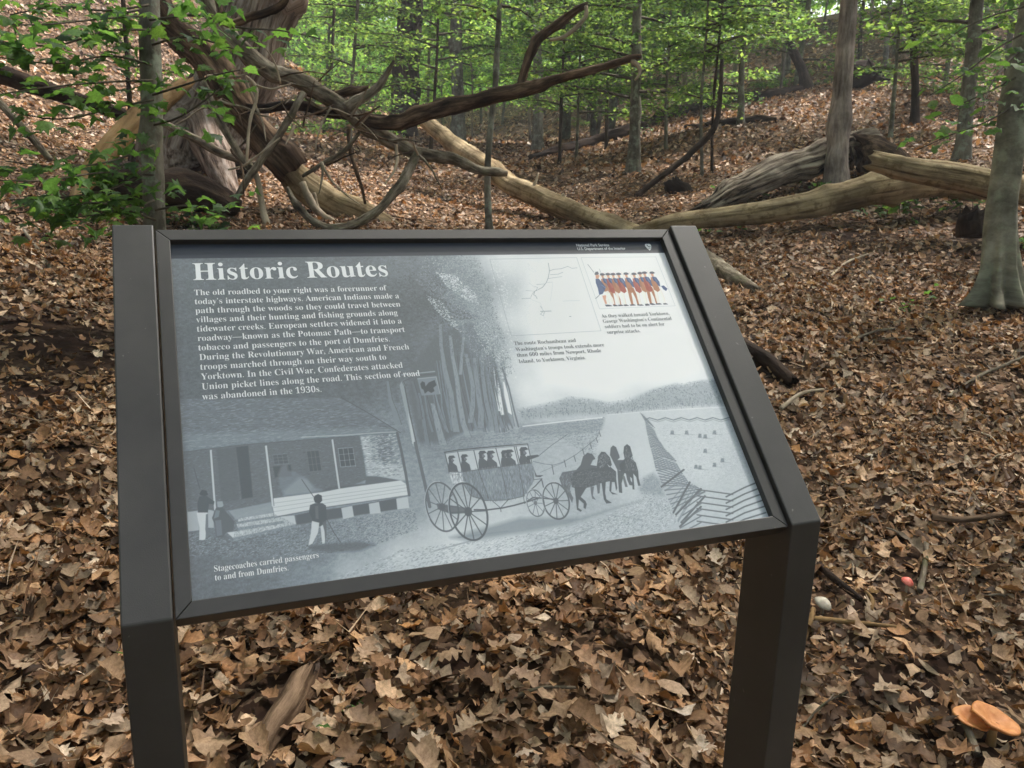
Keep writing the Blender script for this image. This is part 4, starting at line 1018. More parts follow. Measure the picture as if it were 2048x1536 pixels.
('c',(.24,.23,.28),.92,.35,[3098,5170,3114,5209,3169,5218,3208,5201,3211,5173,3156,5158]),
('k',(.82,.6,.5),.7,.6,[3062,5237,3112,5049,3163,4874]),
('c',(.95,.93,.9),.92,.35,[3183,4851,3250,4850,3213,4603,3192,4465,3148,4467,3155,4605]),
('c',(.24,.23,.28),.92,.35,[3144,4472,3202,4475,3244,4447,3147,4444]),
('k',(.82,.6,.5),.6,.35,[3250,4850,3210,4603,3192,4465]),
('c',(.95,.93,.9),.92,.35,[3252,4849,3318,4848,3340,4599,3318,4461,3274,4462,3281,4601]),
('c',(.24,.23,.28),.92,.35,[3269,4468,3328,4471,3370,4443,3273,4439]),
('k',(.82,.6,.5),.6,.35,[3318,4848,3337,4599,3318,4461]),
('c',(.66,.44,.32),.92,.35,[3202,5080,3291,5078,3303,4924,3305,4772,3244,4731,3178,4787,3176,4949]),
('c',(.26,.33,.48),.92,.35,[3232,5096,3316,5088,3354,4967,3338,4847,3300,4881,3275,4969,3237,4991]),
('c',(.42,.53,.7),.6,.35,[3261,5073,3295,5067,3310,4968,3289,4957]),
('c',(.82,.6,.5),.92,.35,[3226,5168,3287,5166,3288,5111,3261,5087,3231,5101]),
('c',(.95,.93,.9),.8,.35,[3272,5144,3308,5133,3315,5072,3281,5089]),
('c',(.24,.23,.28),.92,.35,[3206,5168,3223,5206,3278,5216,3317,5199,3320,5171,3265,5156]),
('k',(.82,.6,.5),.7,.6,[3170,5235,3220,5047,3270,4871]),
('c',(.95,.93,.9),.92,.35,[3302,4853,3369,4852,3332,4604,3310,4466,3266,4468,3273,4606]),
('c',(.24,.23,.28),.92,.35,[3261,4473,3320,4476,3362,4448,3265,4444]),
('k',(.82,.6,.5),.6,.35,[3369,4852,3329,4604,3310,4466]),
('c',(.95,.93,.9),.92,.35,[3371,4852,3438,4850,3459,4600,3436,4462,3392,4463,3400,4602]),
('c',(.24,.23,.28),.92,.35,[3388,4469,3447,4472,3489,4444,3391,4440]),
('k',(.82,.6,.5),.6,.35,[3438,4850,3456,4600,3436,4462]),
('c',(.62,.3,.26),.92,.35,[3322,5083,3411,5081,3423,4927,3424,4774,3363,4732,3297,4789,3296,4952]),
('c',(.26,.33,.48),.92,.35,[3353,5099,3437,5091,3475,4969,3458,4849,3420,4883,3395,4971,3357,4994]),
('c',(.42,.53,.7),.6,.35,[3381,5076,3416,5069,3430,4970,3410,4960]),
('c',(.82,.6,.5),.92,.35,[3346,5170,3408,5169,3409,5114,3382,5090,3351,5104]),
('c',(.95,.93,.9),.8,.35,[3393,5147,3429,5135,3436,5075,3402,5092]),
('c',(.24,.23,.28),.92,.35,[3327,5171,3344,5209,3399,5219,3438,5202,3441,5174,3386,5159]),
('k',(.82,.6,.5),.7,.6,[3290,5238,3340,5049,3390,4873]),
('c',(.66,.44,.32),.92,.35,[3462,4854,3529,4853,3490,4604,3467,4466,3423,4467,3431,4606]),
('c',(.24,.23,.28),.92,.35,[3419,4473,3478,4476,3520,4448,3422,4444]),
('k',(.82,.6,.5),.6,.35,[3529,4853,3487,4604,3467,4466]),
('c',(.66,.44,.32),.92,.35,[3531,4852,3599,4851,3618,4600,3595,4461,3551,4463,3559,4602]),
('c',(.24,.23,.28),.92,.35,[3546,4468,3605,4471,3648,4443,3549,4439]),
('k',(.82,.6,.5),.6,.35,[3599,4851,3615,4600,3595,4461]),
('c',(.66,.44,.32),.92,.35,[3483,5084,3572,5082,3583,4928,3584,4775,3522,4733,3456,4789,3455,4953]),
('c',(.26,.33,.48),.92,.35,[3513,5100,3598,5093,3636,4970,3619,4850,3581,4884,3556,4972,3517,4995]),
('c',(.42,.53,.7),.6,.35,[3542,5078,3577,5071,3591,4972,3570,4961]),
('c',(.82,.6,.5),.92,.35,[3508,5173,3570,5171,3570,5116,3543,5092,3512,5106]),
('c',(.95,.93,.9),.8,.35,[3554,5149,3591,5137,3597,5076,3563,5094]),
('c',(.24,.23,.28),.92,.35,[3488,5173,3505,5212,3561,5222,3600,5204,3603,5176,3547,5161]),
('k',(.82,.6,.5),.7,.6,[3451,5241,3501,5051,3550,4874]),
('c',(.95,.93,.9),.92,.35,[3629,4844,3696,4842,3656,4593,3632,4454,3588,4456,3597,4595]),
('c',(.24,.23,.28),.92,.35,[3584,4462,3643,4465,3686,4436,3587,4433]),
('k',(.82,.6,.5),.6,.35,[3696,4842,3653,4593,3632,4454]),
('c',(.95,.93,.9),.92,.35,[3698,4842,3766,4840,3785,4589,3761,4450,3716,4451,3725,4591]),
('c',(.24,.23,.28),.92,.35,[3712,4457,3772,4460,3814,4432,3715,4428]),
('k',(.82,.6,.5),.6,.35,[3766,4840,3782,4589,3761,4450]),
('c',(.62,.3,.26),.92,.35,[3651,5075,3741,5073,3751,4918,3751,4764,3689,4722,3623,4779,3623,4943]),
('c',(.26,.33,.48),.92,.35,[3682,5091,3767,5083,3804,4961,3786,4840,3749,4874,3724,4963,3685,4986]),
('c',(.42,.53,.7),.6,.35,[3711,5068,3746,5062,3759,4962,3738,4951]),
('c',(.82,.6,.5),.92,.35,[3676,5163,3739,5162,3739,5106,3712,5082,3680,5097]),
('c',(.95,.93,.9),.8,.35,[3723,5140,3760,5128,3766,5067,3732,5084]),
('c',(.24,.23,.28),.92,.35,[3656,5164,3674,5203,3730,5213,3769,5195,3772,5167,3716,5151]),
('k',(.82,.6,.5),.7,.6,[3620,5232,3669,5041,3718,4864]),
('c',(.95,.93,.9),.92,.35,[3764,4857,3832,4855,3791,4605,3766,4466,3722,4467,3731,4607]),
('c',(.24,.23,.28),.92,.35,[3717,4473,3777,4476,3820,4448,3720,4444]),
('k',(.82,.6,.5),.6,.35,[3832,4855,3788,4605,3766,4466]),
('c',(.95,.93,.9),.92,.35,[3834,4855,3903,4853,3920,4601,3896,4461,3851,4463,3860,4603]),
('c',(.24,.23,.28),.92,.35,[3846,4468,3906,4471,3949,4443,3849,4439]),
('k',(.82,.6,.5),.6,.35,[3903,4853,3917,4601,3896,4461]),
('c',(.66,.44,.32),.92,.35,[3787,5089,3878,5086,3888,4931,3887,4777,3824,4735,3758,4791,3758,4956]),
('c',(.26,.33,.48),.92,.35,[3819,5105,3904,5097,3941,4974,3923,4852,3885,4887,3861,4976,3822,4999]),
('c',(.42,.53,.7),.6,.35,[3847,5082,3882,5075,3896,4975,3875,4964]),
('c',(.82,.6,.5),.92,.35,[3813,5177,3876,5176,3876,5120,3848,5096,3817,5110]),
('c',(.95,.93,.9),.8,.35,[3860,5154,3897,5142,3903,5080,3869,5098]),
('c',(.24,.23,.28),.92,.35,[3793,5178,3811,5217,3867,5227,3907,5209,3910,5181,3853,5165]),
('k',(.82,.6,.5),.7,.6,[3757,5246,3805,5055,3854,4876]),
('c',(.66,.44,.32),.92,.35,[3868,4865,3937,4863,3894,4613,3869,4473,3825,4474,3834,4615]),
('c',(.24,.23,.28),.92,.35,[3820,4480,3880,4483,3923,4455,3823,4451]),
('k',(.82,.6,.5),.6,.35,[3937,4863,3891,4613,3869,4473]),
('c',(.66,.44,.32),.92,.35,[3939,4863,4007,4861,4025,4608,3999,4468,3954,4470,3964,4610]),
('c',(.24,.23,.28),.92,.35,[3950,4475,4010,4478,4053,4450,3953,4446]),
('k',(.82,.6,.5),.6,.35,[4007,4861,4022,4608,3999,4468]),
('c',(.62,.3,.26),.92,.35,[3892,5097,3984,5095,3993,4939,3992,4784,3928,4742,3862,4799,3863,4965]),
('c',(.26,.33,.48),.92,.35,[3924,5113,4010,5106,4047,4982,4028,4861,3990,4895,3965,4984,3926,5007]),
('c',(.42,.53,.7),.6,.35,[3953,5090,3988,5084,4001,4983,3980,4973]),
('c',(.82,.6,.5),.92,.35,[3918,5186,3982,5185,3982,5129,3954,5105,3922,5119]),
('c',(.95,.93,.9),.8,.35,[3966,5163,4003,5151,4009,5089,3974,5107]),
('c',(.24,.23,.28),.92,.35,[3898,5187,3916,5226,3973,5236,4013,5218,4016,5190,3958,5174]),
('k',(.82,.6,.5),.7,.6,[3862,5255,3910,5063,3958,4885]),
('c',(.95,.93,.9),.92,.35,[4030,4861,4099,4859,4055,4607,4029,4467,3984,4469,3994,4609]),
('c',(.24,.23,.28),.92,.35,[3980,4474,4040,4477,4083,4449,3983,4445]),
('k',(.82,.6,.5),.6,.35,[4099,4859,4052,4607,4029,4467]),
('c',(.95,.93,.9),.92,.35,[4101,4859,4170,4857,4186,4603,4160,4462,4115,4464,4125,4605]),
('c',(.24,.23,.28),.92,.35,[4110,4469,4171,4473,4214,4444,4113,4440]),
('k',(.82,.6,.5),.6,.35,[4170,4857,4183,4603,4160,4462]),
('c',(.66,.44,.32),.92,.35,[4055,5094,4147,5091,4156,4935,4154,4780,4090,4738,4023,4795,4025,4960]),
('c',(.26,.33,.48),.92,.35,[4087,5110,4173,5102,4210,4978,4190,4856,4152,4890,4128,4980,4089,5003]),
('c',(.42,.53,.7),.6,.35,[4116,5087,4151,5080,4164,4979,4143,4969]),
('c',(.82,.6,.5),.92,.35,[4082,5183,4146,5182,4145,5125,4117,5101,4085,5115]),
('c',(.95,.93,.9),.8,.35,[4129,5159,4167,5147,4172,5085,4138,5103]),
('c',(.24,.23,.28),.92,.35,[4061,5183,4080,5222,4137,5232,4177,5215,4180,5186,4122,5171]),
('k',(.82,.6,.5),.7,.6,[4025,5252,4073,5060,4121,4880]),
('c',(.24,.23,.28),.92,.35,[2871,5192,2908,5246,2960,5256,2969,5206,2941,5179,2886,5175]),
('c',(.82,.6,.5),.92,.35,[2889,5175,2961,5179,2955,5130,2922,5087,2869,5088]),
('c',(.26,.33,.48),.92,.35,[2862,5083,2932,5086,2967,5009,3017,4889,2974,4814,2899,4731,2825,4712,2843,4861,2839,4991]),
('c',(.42,.53,.7),.7,.35,[2927,4945,2956,4944,3014,4878,2997,4857]),
('c',(.82,.6,.5),.92,.35,[2881,4689,2970,4707,2927,4602,2926,4507,2884,4498,2879,4604]),
('c',(.95,.93,.9),.92,.35,[2932,4773,3039,4802,3087,4618,3076,4491,3037,4492,2966,4664]),
('c',(.24,.23,.28),.92,.35,[2871,4487,2938,4485,3014,4451,2887,4445]),
('k',(.24,.23,.28),.9,.7,[2802,5430,2872,5241]),
('k',(.24,.23,.28),.9,.8,[2723,4630,2824,4706]),
('k',(.24,.23,.28),.7,.5,[3013,5316,3036,4856]),
('c',(.26,.33,.48),.92,.35,[4210,4878,4275,4887,4329,4808,4279,4754,4233,4800])]
PRINT_TEXT=[('title', 0, -426.4, 525.1, -108.9, 523.5, 'Historic Routes'), ('body_text', 1, -426.9, 495.8, -116.5, 492.6, 'The old roadbed to your right was a forerunner of'), ('body_text', 1, -426.9, 477.6, -98.1, 474.8, 'today’s interstate highways. American Indians made a'), ('body_text', 1, -427.0, 460.3, -98.8, 457.7, 'path through the woods so they could travel between'), ('body_text', 1, -427.0, 443.5, -106.6, 438.0, 'villages and their hunting and fishing grounds along'), ('body_text', 1, -426.9, 426.5, -102.6, 422.9, 'tidewater creeks. European settlers widened it into a'), ('body_text', 1, -426.7, 408.5, -100.1, 405.8, 'roadway—known as the Potomac Path—to transport'), ('body_text', 1, -426.9, 392.2, -129.0, 387.6, 'tobacco and passengers to the port of Dumfries.'), ('body_text', 1, -426.4, 372.8, -99.1, 370.7, 'During the Revolutionary War, American and French'), ('body_text', 1, -426.2, 356.0, -140.5, 353.3, 'troops marched through on their way south to'), ('body_text', 1, -426.1, 338.8, -116.0, 336.0, 'Yorktown. In the Civil War, Confederates attacked'), ('body_text', 1, -426.0, 321.6, -90.4, 319.6, 'Union picket lines along the road. This section of road'), ('body_text', 1, -426.7, 304.0, -251.7, 303.0, 'was abandoned in the 1930s.'), ('coach_caption', 2, -427.8, 39.1, -289.2, 37.8, 'Stagecoaches carried passengers'), ('coach_caption', 2, -427.6, 26.7, -331.9, 25.5, 'to and from Dumfries.'), ('map_caption', 3, 87.1, 370.8, 205.4, 370.4, 'The route Rochambeau and'), ('map_caption', 3, 86.9, 358.7, 257.7, 357.5, 'Washington’s troops took extends more'), ('map_caption', 3, 86.6, 346.8, 248.3, 346.2, 'than 600 miles from Newport, Rhode'), ('map_caption', 3, 86.8, 333.7, 213.5, 333.8, 'Island, to Yorktown, Virginia.'), ('soldier_caption', 3, 271.9, 420.2, 415.6, 419.7, 'As they walked toward Yorktown,'), ('soldier_caption', 3, 271.4, 408.8, 416.1, 408.0, 'George Washington’s Continental'), ('soldier_caption', 3, 271.7, 397.2, 396.6, 395.6, 'soldiers had to be on alert for'), ('soldier_caption', 3, 272.1, 384.3, 341.1, 384.1, 'surprise attacks.'), ('header_text', 4, 269.4, 585.7, 340.1, 586.2, 'National Park Service'), ('header_text', 4, 269.3, 576.7, 373.5, 577.6, 'U.S. Department of the Interior')]
# ------------------------------------------------------------------ the wayside sign
Z0, TAU, PW, PH = .82, .80175, .915, .5974
S_ = Vector((0, math.cos(TAU), math.sin(TAU))); N_ = Vector((0, -math.sin(TAU), math.cos(TAU))); O_ = Vector((0, 0, Z0))
def sp_(x, s, n=0.0): return O_ + Vector((x, 0, 0)) + S_ * s + N_ * n
def metal(name, base, rough):
    m, t, b = mat(name); L = t.links
    ge = nd(t, 'ShaderNodeNewGeometry')
    n = nd(t, 'ShaderNodeTexNoise', Scale=7.0, Detail=6.0, Roughness=.65); L.new(ge.outputs['Position'], n.inputs['Vector'])
    r = ramp(t, n.outputs[0], [(.3, tuple(c * .74 for c in base)), (.7, tuple(c * 1.24 for c in base))])
    n2 = nd(t, 'ShaderNodeTexNoise', Scale=95.0, Detail=2.0); L.new(ge.outputs['Position'], n2.inputs['Vector'])
    r2 = ramp(t, n2.outputs[0], [(.745, (0, 0, 0)), (.78, (.5, .5, .5))])
    mx = nd(t, 'ShaderNodeMix', data_type='RGBA'); L.new(r2.outputs[0], mx.inputs[0]); L.new(r.outputs[0], mx.inputs[6]); mx.inputs[7].default_value = (.2, .19, .17, 1)
    L.new(mx.outputs[2], b.inputs['Base Color'])
    rr = nd(t, 'ShaderNodeMapRange'); rr.inputs['To Min'].default_value = rough - .08; rr.inputs['To Max'].default_value = rough + .1
    L.new(n.outputs[0], rr.inputs[0]); L.new(rr.outputs[0], b.inputs['Roughness'])
    n3 = nd(t, 'ShaderNodeTexNoise', Scale=700.0, Detail=1.0); L.new(ge.outputs['Position'], n3.inputs['Vector'])
    bp = nd(t, 'ShaderNodeBump', Strength=.12, Distance=.001); L.new(n3.outputs[0], bp.inputs['Height']); L.new(bp.outputs[0], b.inputs['Normal'])
    return m
M_frame = metal('dark_bronze_powder_coat', (.044, .040, .036), .46)
def solid(name, V, F, m, parent, bevel=.0015, seg=2):
    bm = bmesh.new(); vs = [bm.verts.new(v) for v in V]
    for f in F: bm.faces.new([vs[i] for i in f])
    bmesh.ops.recalc_face_normals(bm, faces=bm.faces)
    if bevel: bmesh.ops.bevel(bm, geom=bm.edges[:], offset=bevel, segments=seg, affect='EDGES', profile=.5)
    me = bpy.data.meshes.new(name); bm.to_mesh(me); bm.free(); me.materials.append(m)
    o = link(name, me)
    if parent: place(o, parent)
    return o
SIGN = thing('wayside_sign', 'slanted dark metal interpretive sign on two square posts in the leaf litter', 'sign', (0, .05, 0))
hw = PW / 2
def rail(a, b, c, d):                          # outer edge a-b, inner edge d-c, seen from above the panel
    V = [sp_(*p, 0) for p in (a, b, c, d)] + [sp_(*p, -.034) for p in (a, b, c, d)]
    solid('frame_rail', V, [(0, 1, 2, 3), (7, 6, 5, 4), (0, 4, 5, 1), (1, 5, 6, 2), (2, 6, 7, 3), (3, 7, 4, 0)], M_frame, SIGN, .0012)
fr, fb = .0214, .0219
o1, o2, o3, o4 = (-hw - fr, -fb), (hw + fr, -fb), (hw + fr, PH + fr), (-hw - fr, PH + fr)
i1, i2, i3, i4 = (-hw, 0), (hw, 0), (hw, PH), (-hw, PH)
g_ = .0004
def sh(p, dx, ds): return (p[0] + dx, p[1] + ds)
rail(sh(o1, g_, 0), sh(o2, -g_, 0), sh(i2, -g_, 0), sh(i1, g_, 0))
rail(sh(o2, 0, g_), sh(o3, 0, -g_), sh(i3, 0, -g_), sh(i2, 0, g_))
rail(sh(o3, -g_, 0), sh(o4, g_, 0), sh(i4, g_, 0), sh(i3, -g_, 0))
rail(sh(o4, 0, -g_), sh(o1, 0, g_), sh(i1, 0, g_), sh(i4, 0, -g_))
NP, AW, DEP, TH = .0075, .0611, .1186, .085
xa = hw + fr + .0022; xb = xa + AW
Fp, Tp = sp_(0, -.0221, NP), sp_(0, PH + .0255, NP)
Tb = Tp - N_ * TH; Fbk = Fp - N_ * TH
kk = (Fp.y + DEP - Fbk.y) / S_.y; J = Fbk + S_ * kk
for s in (-1, 1):
    prof = [(Fp.y, Fp.z), (Tp.y, Tp.z), (Tb.y, Tb.z), (J.y, J.z), (Fp.y + DEP, -.35), (Fp.y, -.35)]
    V = [(s * xa, y, z) for y, z in prof] + [(s * xb, y, z) for y, z in prof]
    n = len(prof)
    solid('post', V, [tuple(range(n)), tuple(range(2 * n - 1, n - 1, -1))] + [(i, (i + 1) % n, (i + 1) % n + n, i + n) for i in range(n)], M_frame, SIGN, .0025)
V = [sp_(x, s_v, nn) for nn in (-.033, -.036) for x, s_v in ((-hw - fr + .003, -fb + .003), (hw + fr - .003, -fb + .003), (hw + fr - .003, PH + fr - .003), (-hw - fr + .003, PH + fr - .003))]
# ---- the printed sheet, drawn into a generated picture
PX = 2.0; X0, X1, Y0, Y1 = -462.0, 462.0, -4.0, 601.5
IW, IH = int((X1 - X0) * PX), int((Y1 - Y0) * PX)
yy, xx = np.mgrid[0:IH, 0:IW].astype(np.float32)
mmx = X0 + (xx + .5) / PX; mmy = Y0 + (yy + .5) / PX      # row 0 is the bottom of the sheet
fx, fy = mmx[::8, ::8], mmy[::8, ::8]
acc = np.zeros_like(fx); wt = np.zeros_like(fx)
for a, b_v, t_v in PRINT_TONES:
    d2 = (fx - a) ** 2 + (fy - b_v) ** 2; w = 1 / (d2 + 900) ** 2; acc += w * t_v; wt += w
small = acc / wt / 100
def up(sm):
    h, w = sm.shape; u = np.clip((xx - 3.5) / 8, 0, w - 1.001); v = np.clip((yy - 3.5) / 8, 0, h - 1.001)
    iu, iv = u.astype(int), v.astype(int); fu, fv = u - iu, v - iv
    return (sm[iv, iu] * (1 - fu) + sm[iv, iu + 1] * fu) * (1 - fv) + (sm[iv + 1, iu] * (1 - fu) + sm[iv + 1, iu + 1] * fu) * fv
G = up(small)
grain = vnoise(np.stack([mmx / 1.3, mmy / 1.3, mmx * 0], -1), 3) * .5 + vnoise(np.stack([mmx / 5, mmy / 3, mmx * 0], -1), 4) * .5
hatch = np.sin(mmy * 4.2 + 2.2 * vnoise(np.stack([mmx / 14, mmy / 14, mmx * 0], -1), 6))
ink = np.clip((.95 - G) * 2.2, 0, 1)
G = G + ink * (.085 * grain + .045 * hatch)
IMG = np.repeat(G[..., None], 3, 2).astype(np.float32)
def box_of(P, pad):
    x = (P[:, 0] - X0) * PX; y = (P[:, 1] - Y0) * PX
    return (max(0, int(x.min() - pad)), min(IW, int(x.max() + pad) + 1), max(0, int(y.min() - pad)), min(IH, int(y.max() + pad) + 1)), np.stack([x, y], -1)
def seg_dist(Q, gx_, gy_, closed=False):
    d = np.full(gx_.shape, 1e9, np.float32); n = len(Q)
    for i in range(n if closed else n - 1):
        a, b_v = Q[i], Q[(i + 1) % n]; ab = b_v - a; l2 = ab @ ab + 1e-9
        t_v = np.clip(((gx_ - a[0]) * ab[0] + (gy_ - a[1]) * ab[1]) / l2, 0, 1)
        d = np.minimum(d, np.hypot(gx_ - a[0] - t_v * ab[0], gy_ - a[1] - t_v * ab[1]))
    return d
def inside(Q, gx_, gy_):
    r = np.zeros(gx_.shape, bool); n = len(Q)
    for i in range(n):
        a, b_v = Q[i], Q[(i + 1) % n]
        c = (a[1] > gy_) != (b_v[1] > gy_)
        r ^= c & (gx_ < (b_v[0] - a[0]) * (gy_ - a[1]) / (b_v[1] - a[1] + 1e-12) + a[0])
    return r
def put(bx, cov, val):
    x0, x1, y0, y1 = bx; R_ = IMG[y0:y1, x0:x1]; R_ += (np.asarray(val, np.float32) - R_) * cov[..., None]
def poly_(P, val, a, f):
    f = max(f * PX, .6); bx, Q = box_of(P, f + 2); x0, x1, y0, y1 = bx
    if x1 <= x0 or y1 <= y0: return
    gx_, gy_ = np.meshgrid(np.arange(x0, x1) + .5, np.arange(y0, y1) + .5)
    d = seg_dist(Q, gx_, gy_, True); s = np.where(inside(Q, gx_, gy_), d, -d)
    put(bx, np.clip(s / (2 * f) + .5, 0, 1) * a, val)
def line_(P, val, a, w):
    w = w * PX * .5; bx, Q = box_of(P, w + 2); x0, x1, y0, y1 = bx
    if x1 <= x0 or y1 <= y0: return
    gx_, gy_ = np.meshgrid(np.arange(x0, x1) + .5, np.arange(y0, y1) + .5)
    put(bx, np.clip(w + .5 - seg_dist(Q, gx_, gy_), 0, min(1, 2 * w)) * a, val)
prn = np.random.default_rng(4)
def scatter(P, n):
    lo, hi = P.min(0), P.max(0); q = prn.uniform(lo, hi, (n * 3, 2)); return q[inside(P, q[:, 0], q[:, 1])][:n]
for op in PRINT_MARKS:
    k = op[0]
    if k == 'COLOR': continue
    P = np.array(op[-1], float).reshape(-1, 2) / 10
    if k == 'p': poly_(P, (op[1],) * 3, op[2], op[3])
    elif k == 'c': poly_(P, op[1], op[2], op[3])
    elif k == 'l': line_(P, (op[1],) * 3, op[2], op[3])
    elif k == 'k': line_(P, op[1], op[2], op[3])
    elif k == 's':
        for c in scatter(P, op[3]):
            a = rad(op[5] + prn.normal(0, 6)); h = op[4] * prn.uniform(.4, 1) * .5; d = np.array([math.cos(a), math.sin(a)]) * h
            line_(np.array([c - d, c + d]), (prn.uniform(op[1], op[2]),) * 3, op[7], op[6])
    elif k == 'd':
        for c in scatter(P, op[3]):
            a = prn.uniform(0, 3.14); s = op[4] * prn.uniform(.5, 1.1); u = np.array([math.cos(a), math.sin(a)]); v = np.array([-u[1], u[0]])
            poly_(np.array([c - u * s * .6, c + v * s * .28, c + u * s * .6, c - v * s * .28]), (prn.uniform(op[1], op[2]),) * 3, op[5], .25)
lum = IMG.mean(-1, keepdims=True); sat = np.abs(IMG - lum).max(-1, keepdims=True)
tint = np.clip((.97 - lum) * 1.3, 0, 1) * np.clip(1 - sat * 8, 0, 1)
IMG = IMG * (1 + tint * np.array([-.13, -.01, .085], np.float32))  # cool tint paints the sky's reflection into the darker print tones
IMG = np.where(sat > .04, IMG, np.clip(np.where(IMG < .5, .5 - (.5 - IMG) * .62, IMG), 0, .93))
bar = np.clip((mmy - 568.4) * PX + .5, 0, 1)[..., None] * np.ones(3, np.float32)
IMG = IMG * (1 - bar) + np.array([.235, .25, .29], np.float32) * bar
pic = bpy.data.images.new('panel_print', IW, IH)
RGBA = np.ones((IH, IW, 4), np.float32); RGBA[..., :3] = np.clip(IMG, 0, 1)
pic.pixels.foreach_set(RGBA.ravel()); pic.pack()
def print_mat(name, color=None):
    m, t, b = mat(name)
    if color is None:
        tx = nd(t, 'ShaderNodeTexImage'); tx.image = pic; tx.interpolation = 'Cubic'; t.links.new(tx.outputs[0], b.inputs['Base Color'])
    else: b.inputs['Base Color'].default_value = (*color, 1)
    b.inputs['Roughness'].default_value = .33; b.inputs['Specular IOR Level'].default_value = .5
    return m
M_print = print_mat('printed_panel'); M_white = print_mat('white_print', (.78, .79, .80)); M_ink = print_mat('grey_print', (.17, .18, .19))
PN = -.012
V = [sp_(x / 1000, s / 1000, n) for n in (PN, PN - .012) for x, s in ((X0, Y0), (X1, Y0), (X1, Y1), (X0, Y1))]
me = bpy.data.meshes.new('printed_panel')
me.from_pydata(V, [], [(0, 1, 2, 3), (7, 6, 5, 4), (0, 4, 5, 1), (1, 5, 6, 2), (2, 6, 7, 3), (3, 7, 4, 0)])
uv = me.uv_layers.new(name='UVMap')
for li, c in zip(range(4), ((0, 0), (1, 0), (1, 1), (0, 1))): uv.data[li].uv = c
me.materials.append(M_print)
PANEL = place(link('printed_panel', me), SIGN)
def serif(s):
    o = ''
    for c in s:
        if 'a' <= c <= 'z': o += chr(0x1D41A + ord(c) - 97)
        elif 'A' <= c <= 'Z': o += chr(0x1D400 + ord(c) - 65)
        elif '0' <= c <= '9': o += chr(0x1D7CE + ord(c) - 48)
        else: o += c
    return o
BASE = Matrix(((1, 0, 0), S_, N_)).transposed()
pieces = {}
lineno = 0
for nm, k, xL, sL, xR, sR, s in PRINT_TEXT:
    size, off = {0: (50, 0), 1: (16.2, -.006), 2: (12.6, -.005), 3: (11.0, -.005), 4: (9.4, 0)}[k]
    cu = bpy.data.curves.new(nm, 'FONT'); cu.body = s if k == 4 else serif(s); cu.size = size / 1000; cu.offset = off * size / 1000 if k != 4 else .00022
    cu.resolution_u = 3
    to = bpy.data.objects.new(nm, cu); COL.objects.link(to)
    bpy.context.view_layer.update()
    me = bpy.data.meshes.new_from_object(to.evaluated_get(bpy.context.evaluated_depsgraph_get()))
    COL.objects.unlink(to); bpy.data.objects.remove(to)
    co = np.zeros(len(me.vertices) * 3, np.float32); me.vertices.foreach_get('co', co); co = co.reshape(-1, 3)
    sx = (xR - xL) / 1000 / (co[:, 0].max() - co[:, 0].min()); co[:, 0] = (co[:, 0] - co[:, 0].min()) * sx
    if k == 1: sB = 494.3 - 17.32 * lineno; lineno += 1
    else: sB = (sL + sR) / 2
    W3 = np.array([sp_((xL) / 1000, sB / 1000, PN + .0004)]) + co @ np.array(BASE.transposed())
    pieces.setdefault(nm, []).append((W3, [tuple(p.vertices) for p in me.polygons]))
    bpy.data.meshes.remove(me)
for nm, L_ in pieces.items():
    V, F, o_ = [], [], 0
    for w, f in L_: V += w.tolist(); F += [tuple(i + o_ for i in q_) for q_ in f]; o_ += len(w)
    me = bpy.data.meshes.new(nm); me.from_pydata(V, [], F); me.materials.append(M_ink if nm in ('map_caption', 'soldier_caption') else M_white)
    tobj = link(nm, me); tobj.parent = PANEL; tobj.matrix_parent_inverse = PANEL.matrix_parent_inverse.copy()
    tobj.matrix_parent_inverse = (Matrix.Translation(SIGN.location) @ PANEL.matrix_parent_inverse).inverted()
def flat(nm, pts, m, dn=.0004):
    me = bpy.data.meshes.new(nm); me.from_pydata([sp_(x / 1000, s / 1000, PN + dn) for x, s in pts], [], [tuple(range(len(pts)))]); me.materials.append(m)
    o = link(nm, me); o.parent = PANEL; o.matrix_parent_inverse = (Matrix.Translation(SIGN.location) @ PANEL.matrix_parent_inverse).inverted(); return o
M_bar = print_mat('dark_print', (.05, .055, .07))
ex, es = 426.5, 583.5
flat('emblem', [(ex + a, es + b_v) for a, b_v in ((-1, -9), (1, -8.5), (5, -3), (7, 2), (6.5, 6), (3, 8), (0, 7.2), (-3, 8), (-6.5, 6), (-7, 2), (-5, -3))], M_white)
flat('emblem_mark', [(ex + a, es + b_v) for a, b_v in ((-3.5, 5), (-2.2, 1.5), (0, -1), (3.5, -1.5), (4.5, 1), (2, .3), (-.5, 1.8), (-2, 5.2))], M_bar, .0008)
flat('emblem_mark', [(ex + a, es + b_v) for a, b_v in ((-2.6, -4.4), (2.8, -4.2), (2, -5.2), (-1.8, -5.4))], M_bar, .0008)
# ------------------------------------------------------------------ trees
def px_path(pts, D=None, dep=None):
    """pixel polyline (x, y, width[, depth]) to points and radii in metres"""
    P, Rr = [], []
    for q in pts:
        d = q[3] if len(q) > 3 else D
        P.append(at(q[0], q[1], d)); Rr.append(q[2] * .5 * d / FPX)
    return np.array(P), np.array(Rr)
trng = np.random.default_rng(77)
GREENS = np.array([(.050, .105, .030), (.070, .14, .036), (.095, .17, .042), (.045, .09, .040), (.12, .19, .05)])
def leaves_mesh(name, P, size, mat_, T=T_DIA, tilt=.38, bright=1.0, cols=GREENS, weights=None):
    N = len(P)
    X, F, n = leaf_batch(T, P, size, trng.uniform(0, 6.28, N), trng.normal(0, tilt, N), trng.normal(0, tilt, N), trng.normal(-.12, .15, N), trng.normal(-.15, .2, N), np.zeros(N))
    c = cols[trng.choice(len(cols), N, p=weights)] * trng.uniform(.75, 1.25, (N, 1)) * bright
    return mesh_fast(name, X, F, mat_, np.repeat(c, n, 0), smooth=False)
